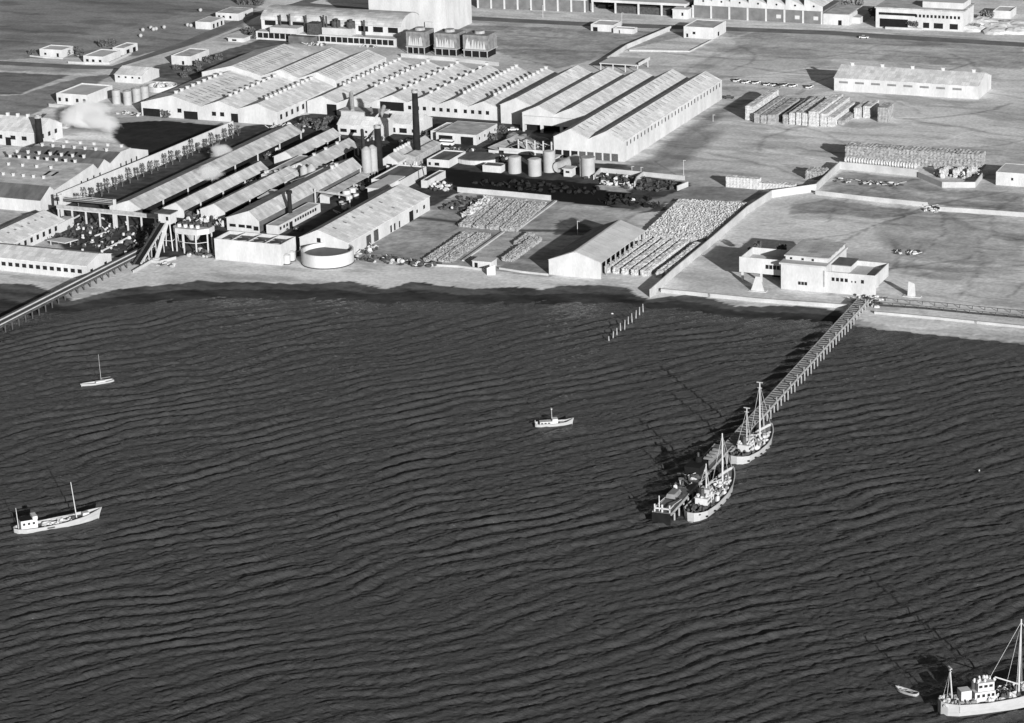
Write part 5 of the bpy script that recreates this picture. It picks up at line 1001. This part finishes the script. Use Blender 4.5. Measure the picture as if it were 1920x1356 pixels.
b.build('sand',STONE,t)
junk('dark line of bushes before the sand mound',1820,56,8,3,40,61,m=LEAF,frac=.1)
# ---------------- jetties ----------------
def pier(name,label,a,b_,w,zd,piles,wood=None):
    WOOD=wood or MATS['bleached_timber']
    a=Vector(a); c=Vector(b_); d=c-a; L=d.length; ang=math.atan2(-d.x,-d.y)  # local -y runs out to sea
    t=thing(name,label,'jetty',a.x,a.y,0,-ang if False else 0); t.rotation_euler=(0,0,-GA+math.atan2(d.y,d.x)+math.pi/2); 
    MB().box(-w/2,w/2,-L,0,zd-.35,zd).build('deck',DECK,t)
    MB().box(-w/2-.25,-w/2,-L,0,zd-.6,zd+.12).build('edge_beam',WOOD,t); MB().box(w/2,w/2+.25,-L,0,zd-.6,zd+.12).build('edge_beam',WOOD,t)
    n=piles; p0=MB().tube((-w/2-.1,0,-4),(-w/2-.1,0,zd-.36),.24,8).build('pile',WOOD,t); p0.location=(0,-L*.5/n,0)
    for k in range(n):
        y=-L*(k+.5)/n
        if k: inst(p0,t,(0,y,0))
        inst(p0,t,(w+.5,y,0))
    return t,L
t,L=pier('jetty','long straight timber jetty running out from the villa to the moored boats',(173.6,-155),(178.2,-304),3.3,2.0,42)
for k in range(0,74): pass
b=MB()
for k in range(74): b.box(-1.6,1.6,-1-2.0*k,-.75-2.0*k,2.0,2.1)
o=b.build('cross_planks',WOOD,t); 
p0=MB().box(-.12,.12,-.12,.12,0,1.2).build('bollard',WOOD,t); p0.location=(1.8,-4,2.0)
for k in range(1,20): inst(p0,t,(1.8,-4-7.2*k,2.0))
t,L=pier('jetty','broad dark jetty head with fenders and a pale frame at its seaward end',(176.4,-300),(178.2,-353.5),4.8,2.1,14)
t['category']='jetty head'
MB().box(-2.5,2.5,-54.2,-53.9,-1,2.1).build('end_fender',DARK,t)
MB().box(-2.2,2.2,-53.3,-53,2.9,3.3).box(-2.2,-1.9,-53.3,-53,2.1,4.2).box(1.9,2.2,-53.3,-53,2.1,4.2).box(-.2,.2,-53.3,-53,2.1,4.2).box(-2.2,-2,-53,-50,3,3.3).box(2,2.2,-53,-50,3,3.3).build('end_frame',WALL,t)
MB().tube((-1,-52.6,2.1),(-1,-52.6,6.4),.14).build('mast',WALL,t)
b=MB(); b.tube((2.1,-50,3.2),(2.3,-44,2.6),.1).tube((-2.3,-44,2.6),(-2.1,-50,3.2),.1).build('handrail',WALL,t)
x,y=177.2,-342; t=thing('deck_cart','pale loaded cart near the seaward end of the jetty head','cart',x,y,2.11); MB().tbox(-1.4,1.4,-2.6,2.6,.5,1.6,.4).build('load',ROOFSH,t); w0=MB().tube((-1.7,-2,.4),(1.7,-2,.4),.4,10).build('wheels',TYRE,t); inst(w0,t,(0,4,0))
t=thing('crane','black squat winch engine on the jetty head between cart and boats','winch',176.6,-322,2.11); MB().box(-2.2,2.2,-4,3,.3,2.6).build('body',DARK,t); MB().cyl(0,1,1.0,2.6,4.0,14,.8).build('boiler',DARK,t); MB().tube((0,1,4),(0,1,5.2),.3,8).build('stack',RUST,t)
junk('crates, baskets and netting piled along the jetty head',0,0,2.0,8,40,62,frac=.45,hh=1.6)
o=[q for q in COL.objects if q.get('label','').startswith('crates, baskets')][0]; put(o,176.8,-330,2.1)
t=thing('tarpaulin','long pale canvas-covered load lying on the landward part of the jetty head','load',176.8,-306,2.11); b=MB()
for k in range(6): b.tube((-1.3,-2.4*k,.1),(1.3,-2.4*k,.1),1.0,12)
b.build('cover',ROOFSH,t)
t,L=pier('trestle_pier','railed trestle pier leaving the frame at the lower left','x' and (-84.5,-170),(-84.5,-345),4.8,2.2,44,DWOOD)
for a in (-2.1,-1.0,1.2,2.1): MB().box(a-.2,a+.2,-L,0,2.2,2.55).build('rail',WALL if a in(-1.0,2.1) else RUST,t)
# stakes
P0=gp(1206,585,-.7); P1=gp(1142,640,-.7)
for k in range(10):
    f=k/9; h=2.7-.5*(k>6)-.6*(k==9); o=MB().tube((0,0,-1.5),((k%3-1)*.15,.1,h-.7),.22,8,.17).build('stake',WOOD); put(o,P0[0]+(P1[0]-P0[0])*f,P0[1]+(P1[1]-P0[1])*f,0)
    tag(o,'weathered timber stake in the shallows, '+ORD[k]+' out from the boundary wall','stake','line of timber stakes in the shallows')
# ---------------- boats ----------------
def lerp_tab(t,tab):
    for (a,b0),(c,d0) in zip(tab,tab[1:]):
        if t<=c: return b0+(d0-b0)*(t-a)/(c-a)
    return tab[-1][1]
def boat(name,label,sp,bp,zb,beam,sheer,round_=False,group=None):
    """sp stern waterline pixel, bp bow pixel at height zb. local x stern->bow, z from the waterline."""
    s=pix(sp[0],sp[1],WZ); e=pix(bp[0],bp[1],zb); d=e-s; d.z=0; L=d.length
    t=bpy.data.objects.new(name,None); COL.objects.link(t); t.location=(s.x,s.y,WZ); t.rotation_euler=(0,0,math.atan2(d.y,d.x)); tag(t,label,'boat',group)
    N=26; bt=[(0,.55 if not round_ else .25),(.04,.74 if not round_ else .6),(.12,.9),(.3,1.),(.55,1.),(.72,.86),(.86,.56),(.95,.26),(1,.03)]
    def sec(i,inset=0.):
        u=i/(N-1); hb=max(.02,beam/2*lerp_tab(u,bt)-inset); z=lerp_tab(u,sheer); return u*L if not inset else inset+u*(L-2*inset),hb,z
    rows=[]
    for i in range(N):
        x,hb,z=sec(i); fl=1.0+.10*(i/(N-1))**3; k=1-(i/(N-1))**6*.5
        rows.append([(x*(.985 if False else 1)-(.0),s_*q*hb*fl,zz) for s_,q,zz in ((1,1.,z),(1,.97*k,z*.45),(1,.90*k,.02),(1,.3,-.9),(-1,.3,-.9),(-1,.90*k,.02),(-1,.97*k,z*.45),(-1,1.,z))])
    # rake the bow under the sheer
    for i in range(N):
        u=i/(N-1)
        if u>.85: rows[i]=[(p[0]-(u-.85)*L*.35*(1-max(0,p[2])/max(.1,lerp_tab(u,sheer)))*1.0,p[1],p[2]) for p in rows[i]]
    vs=[p for r_ in rows for p in r_]; fs=[(8*i+j,8*i+j+1,8*(i+1)+j+1,8*(i+1)+j) for i in range(N-1) for j in range(7)]; fs+=[tuple(range(7,-1,-1)),tuple(8*(N-1)+j for j in range(8))]
    # bulwark: inner wall
    th=.16; inn=[]
    for i in range(N):
        x,hb,z=sec(i); u=i/(N-1); x2=min(max(x,th),L-th*3); hb2=max(.02,hb-th); inn.append(((x2,hb2,z),(x2,hb2,z-.75),(x2,-hb2,z-.75),(x2,-hb2,z)))
    o_=len(vs); vs+=[p for r_ in inn for p in r_]
    for i in range(N-1):
        fs+=[(8*i,8*(i+1),o_+4*(i+1),o_+4*i),(8*i+7,o_+4*i+3,o_+4*(i+1)+3,8*(i+1)+7),(o_+4*i,o_+4*(i+1),o_+4*(i+1)+1,o_+4*i+1),(o_+4*i+3,o_+4*i+2,o_+4*(i+1)+2,o_+4*(i+1)+3)]
    fs+=[(0,o_,o_+3,7),(o_,o_+1,o_+2,o_+3)]
    hull=MB().add(vs,fs).build('hull',HULLW,t)
    dv=[p for r_ in inn for p in ((r_[1][0],r_[1][1],r_[1][2]+.02),(r_[2][0],r_[2][1],r_[2][2]+.02))]
    MB().add(dv,[(2*i,2*i+1,2*i+3,2*i+2) for i in range(N-1)]).build('deck',DECK,t)
    av=[]; 
    for i in range(N):
        r_=rows[i]; av+=[(r_[2][0],r_[2][1]+.03,.16),(r_[2][0],r_[2][1]+.03,-.5),(r_[5][0],r_[5][1]-.03,-.5),(r_[5][0],r_[5][1]-.03,.16)]
    MB().add(av,[(4*i+j,4*i+j+1,4*(i+1)+j+1,4*(i+1)+j) for i in range(N-1) for j in (0,2)]+[(3,2,1,0)]).build('boot_stripe',HULLB,t)
    return t,L,(lambda u:lerp_tab(u,sheer)-.73)
def mastp(t,x,y,z0,h,lean=0,r=.14,stays=(),m=MAST,cross=None):
    mt=MB().tube((x,y,z0),(x+lean,y,z0+h),r,8,r*.6).build('mast',m,t)
    b=MB()
    for q in stays: b.tube((x+lean*.95,y,z0+h*.96),q,.05,4)
    if stays: b.build('rigging',m,mt)
    if cross: MB().box(x+lean-.2,x+lean+.2,-cross,cross,z0+h-.1,z0+h+.08).box(x+lean-.15,x+lean+.15,-cross*.7,cross*.7,z0+h*.9,z0+h*.9+.15).build('crosstree',m,mt)
    return mt
def gear(t,x0,x1,y,z,n,seed,m=SACK,name='fishing_gear',hh=.9):
    rr=random.Random(seed); b=MB()
    for k in range(n): b.blob(rr.uniform(x0,x1),rr.uniform(-y,y),z+.25,rr.uniform(.3,.8),rr.uniform(.3,.7),rr.uniform(.2,hh),k,.3,6,4)
    b.build(name,m,t)
# left trawler
t,L,dk=boat('fishing_boat','white fishing boat at anchor on the left with wheelhouse aft and two masts',(26,1000),(191,951),2.3,5.4,[(0,1.5),(.1,1.35),(.3,1.25),(.55,1.5),(.8,2.1),(1,3.1)],True)
z=dk(.2); wh=MB().box(1.8,6.2,-1.5,1.5,z,z+2.9).build('wheelhouse',WALL,t); MB().box(1.7,5.2,-1.6,1.6,z+2.92,z+3.0).build('wheelhouse_roof',DARK,wh); MB().box(5.0,6.3,-1.55,1.55,z+2.92,z+3.7).build('bridge',WALL,wh)
b=MB()
for a in (2.6,3.9,5.2): MB().box(a-.3,a+.3,-1.54,-1.5,z+1.6,z+2.2).build('window',GLASS,wh)
mastp(t,1.4,0,dk(.05),6.2,-.3,.13); mastp(t,17.0,0,dk(.7),10.4,-.8,.16)
b=MB().tube((16.8,0,dk(.7)+1.2),(10,-.3,dk(.4)+1.6),.13).build('boom',WOOD,t)
gear(t,8,15.5,1.3,dk(.4),34,1,WALL2); MB().tbox(18.5,20.4,-.8,.8,dk(.8),dk(.8)+1.1,.1).build('hatch',WALL,t); MB().cyl(0,0,.5,0,.9,12).build('winch',RUST,t).location=(16,0,dk(.7))
MB().box(8.4,10.4,-2.72,-2.60,.6,1.0).build('name_board',RUST,t)
# little motor boat, centre
t,L,dk=boat('motor_boat','small white cabin boat at anchor in the middle of the bay',(1003,800),(1076,783),1.2,3.2,[(0,1.2),(.1,.95),(.4,.85),(.8,1.15),(1,1.9)])
z=dk(.3); cb=MB().box(1.4,5.0,-1.0,1.0,z,z+1.35).box(5.01,6.6,-1.0,1.0,z,z+2.0).build('cabin',WALL,t)
for a in (2,3,4): MB().box(a-.35,a+.35,-1.04,-1,z+.75,z+1.1).build('window',GLASS,cb)
mastp(t,5.0,0,z+1.4,3.6,-.1,.09,cross=.5); MB().box(7.2,8.4,-.6,.6,dk(.7),dk(.7)+.5).build('hatch',WALL,t); MB().tube((0.1,0,.4),(0.1,0,2.0),.08).build('stern_post',WALL,t)
# sailing yacht
t,L,dk=boat('sailing_yacht','slim white sailing yacht with a bare mast near the trestle pier',(213,715),(150,719.5),.3,2.4,[(0,.7),(.2,.6),(.6,.65),(1,1.0)])
MB().tbox(2.6,5.8,-.7,.7,dk(.4)+.05,dk(.4)+.75+.3,.15).build('cabin',WALL,t); mastp(t,3.9,0,.8,8.6,.2,.06); MB().tube((3.9,0,1.6),(.9,0,1.6),.07).build('boom',WOOD,t)
# moored seiners
def seiner(label,sp,bp,zb,m1,m2,seed,cross,dark=False):
    t,L,dk=boat('fishing_boat',label,sp,bp,zb,7.6,[(0,2.6),(.1,2.3),(.35,2.0),(.6,2.4),(.8,3.2),(1,4.6)],True,group='fishing boats moored at the jetty head')
    z=dk(.3); wh=MB().box(L*.24,L*.40,-1.7,1.7,z,z+2.5).build('wheelhouse',WALL,t); MB().box(L*.31,L*.40,-1.4,1.4,z+2.5,z+4.2).build('bridge',WALL2,wh); MB().box(L*.23,L*.41,-1.9,1.9,z+2.51,z+2.62).build('boat_deck',WALL2,wh)
    b=MB()
    for a in (.26,.29,.32,.36): MB().box(L*a-.3,L*a+.3,-1.75,-1.7,z+1.3,z+1.9).build('window',GLASS,wh)
    for a in (.33,.375): MB().box(L*a-.35,L*a+.35,-1.45,-1.4,z+3.1,z+3.7).build('window',GLASS,wh)
    MB().cyl(0,0,.6,z+2.62,z+5,14,.5).build('funnel',RUST,t).location=(L*.27,0,0)
    h1,u1=m1; h2,u2=m2
    mastp(t,L*u1,0,dk(u1),h1,0,.24,[(L*u1-2.0,2.4,dk(u1)+.7),(L*u1-2.0,-2.4,dk(u1)+.7),(L*u1+2.6,0,dk(u1)+.7)],cross=cross)
    mastp(t,L*u2,0,dk(u2),h2,0,.28,[(L*u2-1.2,2.5,dk(u2)+.7),(L*u2-1.2,-2.5,dk(u2)+.7),(L*.97,0,dk(.97)+.8)],cross=cross)
    MB().tube((L*u2,0,dk(u2)+1.6),(L*(u2-.22),.8,dk(.5)+3.4),.15).build('boom',MAST,t)
    gear(t,L*.03,L*.2,2.0,dk(.1),34,seed,RUST,'net_pile',1.2); gear(t,L*.44,L*.66,2.6,dk(.5),60,seed+1,ROOFSH,'net_pile',1.5); gear(t,L*.40,L*.70,2.8,dk(.5),50,seed+7,WALL2,'fishing_gear',1.3); gear(t,L*.25,L*.40,1.7,z+2.5,26,seed+8,WALL2,'deck_gear',1.0); gear(t,L*.2,L*.42,2.9,dk(.3),30,seed+9,RUST,'side_gear',1.4); gear(t,L*.72,L*.88,1.5,dk(.8),24,seed+2,SACK,'rope_coils',.7)
    sk=MB().box(L*.5,L*.58,-.9,.9,dk(.5),dk(.5)+.9).build('hatch',WALL,t)
    for k in range(6):
        f=.1+.14*k; MB().cyl(0,0,.34,-.16,.16,10).build('tyre_fender',TYRE,t).location=(L*f,-3.95*min(1,lerp_tab(f,[(0,.7),(.2,1),(.6,1),(.8,.75),(1,.1)])),.9)
    return t
seiner('nearer of the two large fishing boats moored at the jetty head, plain pole masts',(1295,979),(1375,878),3.2,(11.0,.36),(14.5,.74),5,None)
seiner('farther of the two large fishing boats moored at the jetty, crosstrees on both masts',(1376,872),(1447,797),3.2,(12.8,.34),(17,.68),9,.9)
# bottom right boat
t,L,dk=boat('fishing_boat','large white fishing boat cut by the lower right corner, deck crowded with gear',(1761,1338),(1990,1262),5.0,7.2,[(0,3.3),(.1,3.0),(.35,2.7),(.6,3.0),(.8,3.7),(1,5.0)],True)
z=dk(.2); wh=MB().box(4.6,7.0,-1.2,1.2,z,z+2.9).box(7.6,12.4,-1.7,1.7,z,z+2.4).build('wheelhouse',WALL,t); MB().box(8.4,12.2,-1.4,1.4,z+2.42,z+4.4).build('bridge',WALL,wh)
for a in (8.4,9.6,10.8,11.8): MB().box(a-.32,a+.32,-1.75,-1.7,z+1.2,z+1.9).build('window',GLASS,wh)
for a in (9,10.2,11.4): MB().box(a-.4,a+.4,-1.45,-1.4,z+3.3,z+3.9).build('window',GLASS,wh)
MB().cyl(0,0,.5,z+2.4,z+4.8,12).build('funnel',RUST,t).location=(8.1,.6,0)
mastp(t,3.0,0,dk(.1)+.2,8.2,-.7,.2,[(1,1.2,2),(1,-1.2,2)],cross=.8)
mastp(t,18.6,0,dk(.7),17.4,.1,.26,[(16.8,2.6,3.4),(20.4,2.4,3.4),(16.8,-2.6,3.4),(11.5,0,z+4.5),(L*.98,0,5)],cross=None)
MB().tube((18.6,0,dk(.7)+1.8),(13,.4,dk(.7)+4.2),.16).build('boom',MAST,t)
gear(t,.8,4,2.0,dk(.05),26,21,WALL2); gear(t,5.6,13,2.5,dk(.3),54,22,WALL2,hh=1.2); gear(t,13,18,2.3,dk(.6),60,23,RUST,'net_pile',1.4); gear(t,12.5,19,2.6,dk(.6),30,25,WALL2,'fishing_gear',1.3); gear(t,3,8,2.6,dk(.2),40,26,ROOFSH,'side_gear',1.5); gear(t,19.5,22,1.5,dk(.8),14,24,WALL,'rope_coils',.7)
b=MB()
for k in range(9): b.blob(8+1.1*k*.5,rr.uniform(-1,1),z+4.7,.35,.35,.5,k,.3,6,4)
b.build('bridge_gear',WALL,t)
# dinghy
t,L,dk=boat('dinghy','small open white dinghy floating behind the lower right fishing boat',(1721,1306),(1679,1284),.5,2.0,[(0,.8),(.3,.66),(.7,.75),(1,1.1)])
for k in (.28,.55,.78): o=MB().box(-.14,.14,-.8*(1-.4*(k>.7)),.8*(1-.4*(k>.7)),.5,.56).build('thwart',WOOD,t); o.location=(L*k,0,0)
x_=pix(632,970,WZ); o=MB().cyl(0,0,.28,-.4,.9,10,.18).build('buoy',DARK); o.location=x_; tag(o,'tiny dark buoy alone in the middle of the bay','buoy')
x_=pix(1836,884,WZ); o=MB().cyl(0,0,.25,-.4,.5,10,.18).build('buoy',WALL); o.location=x_; tag(o,'tiny pale buoy on the right side of the bay','buoy')
x_=pix(1148,590,WZ); o=MB().blob(0,0,.2,.45,.35,.4,3,.1).build('buoy',WALL); o.location=x_; tag(o,'tiny white float close to the timber stakes','buoy')
# hut on the beach
X,Y=gp(886,502); t=thing('beach_hut','small white beach hut with a dark doorway and angled wing wall','hut',X,Y); MB().box(0,7,0,5,0,2.4).build('wall',WALL,t); MB().box(-.2,7.2,-.2,5.2,2.42,2.6).build('roof',WALL,t); pwin(t,'door',DARK,1.4,0,0,1.2,1.9,'f'); MB().add([(8.6,-7,0),(11,-5.4,0),(11,-5.1,0),(8.6,-6.6,0),(8.6,-7,2.6),(11,-5.4,3.4),(11,-5.1,3.4),(8.6,-6.6,2.6)],[(0,3,2,1),(4,5,6,7),(0,1,5,4),(1,2,6,5),(2,3,7,6),(3,0,4,7)]).build('wing_wall',WALL,t)
# ---------------- steam ----------------
def steam(label,cx,cy,cz,rx,ry,rz,dens,seed,tilt=(0,0,0)):
    m=bpy.data.materials.new('steam_vapour'); m.use_nodes=True; n=m.node_tree; n.nodes.remove(n.nodes['Principled BSDF'])
    v=n.nodes.new('ShaderNodeVolumePrincipled'); v.inputs['Color'].default_value=(.92,.92,.92,1); v.inputs['Anisotropy'].default_value=0
    tc=n.nodes.new('ShaderNodeTexCoord'); no=n.nodes.new('ShaderNodeTexNoise'); no.noise_dimensions='4D'; no.inputs['W'].default_value=seed; no.inputs['Scale'].default_value=1.9; no.inputs['Detail'].default_value=9; no.inputs['Roughness'].default_value=.62; no.inputs['Distortion'].default_value=.5
    n.links.new(tc.outputs['Object'],no.inputs[0])
    le=n.nodes.new('ShaderNodeVectorMath'); le.operation='LENGTH'; n.links.new(tc.outputs['Object'],le.inputs[0])
    fa=n.nodes.new('ShaderNodeMapRange'); fa.inputs[1].default_value=.35; fa.inputs[2].default_value=1.; fa.inputs[3].default_value=.14; fa.inputs[4].default_value=-.30; n.links.new(le.outputs['Value'],fa.inputs[0])
    ad=n.nodes.new('ShaderNodeMath'); ad.operation='ADD'; n.links.new(no.outputs[0],ad.inputs[0]); n.links.new(fa.outputs[0],ad.inputs[1])
    st=n.nodes.new('ShaderNodeMapRange'); st.inputs[1].default_value=.44; st.inputs[2].default_value=.74; st.inputs[3].default_value=0; st.inputs[4].default_value=dens; n.links.new(ad.outputs[0],st.inputs[0]); n.links.new(st.outputs[0],v.inputs['Density'])
    n.links.new(v.outputs[0],n.nodes['Material Output'].inputs['Volume'])
    b=MB().blob(0,0,0,1,1,1,1,0,16,10); o=b.build('steam',m); put(o,cx,cy,cz); o.scale=(rx,ry,rz); o.rotation_euler=(tilt[0],tilt[1],-GA+tilt[2]); tag(o,label,'steam'); stuff(o)
X,Y=gp(160,250); steam('white steam cloud drifting above the stepped factory','x' and X,Y,8,17,14,9,.75,1.3)
X,Y=gp(190,262); steam('thin white steam plume streaming from the cloud over the dark field',X,Y+2,7,14,8,5.5,.6,4.1,(0,R(18),0))
X,Y=gp(415,312); steam('white steam puff over the longest narrow shed',X,Y,6,7,7,4.5,.7,2.2)
X,Y=gp(395,352); steam('white steam puff drifting lower between the narrow sheds',X,Y,6,8,7,4.5,.7,7.7)
for o in COL.objects:
    if o.parent is None and o.get('category') and not o.get('kind'): o['kind']='thing'
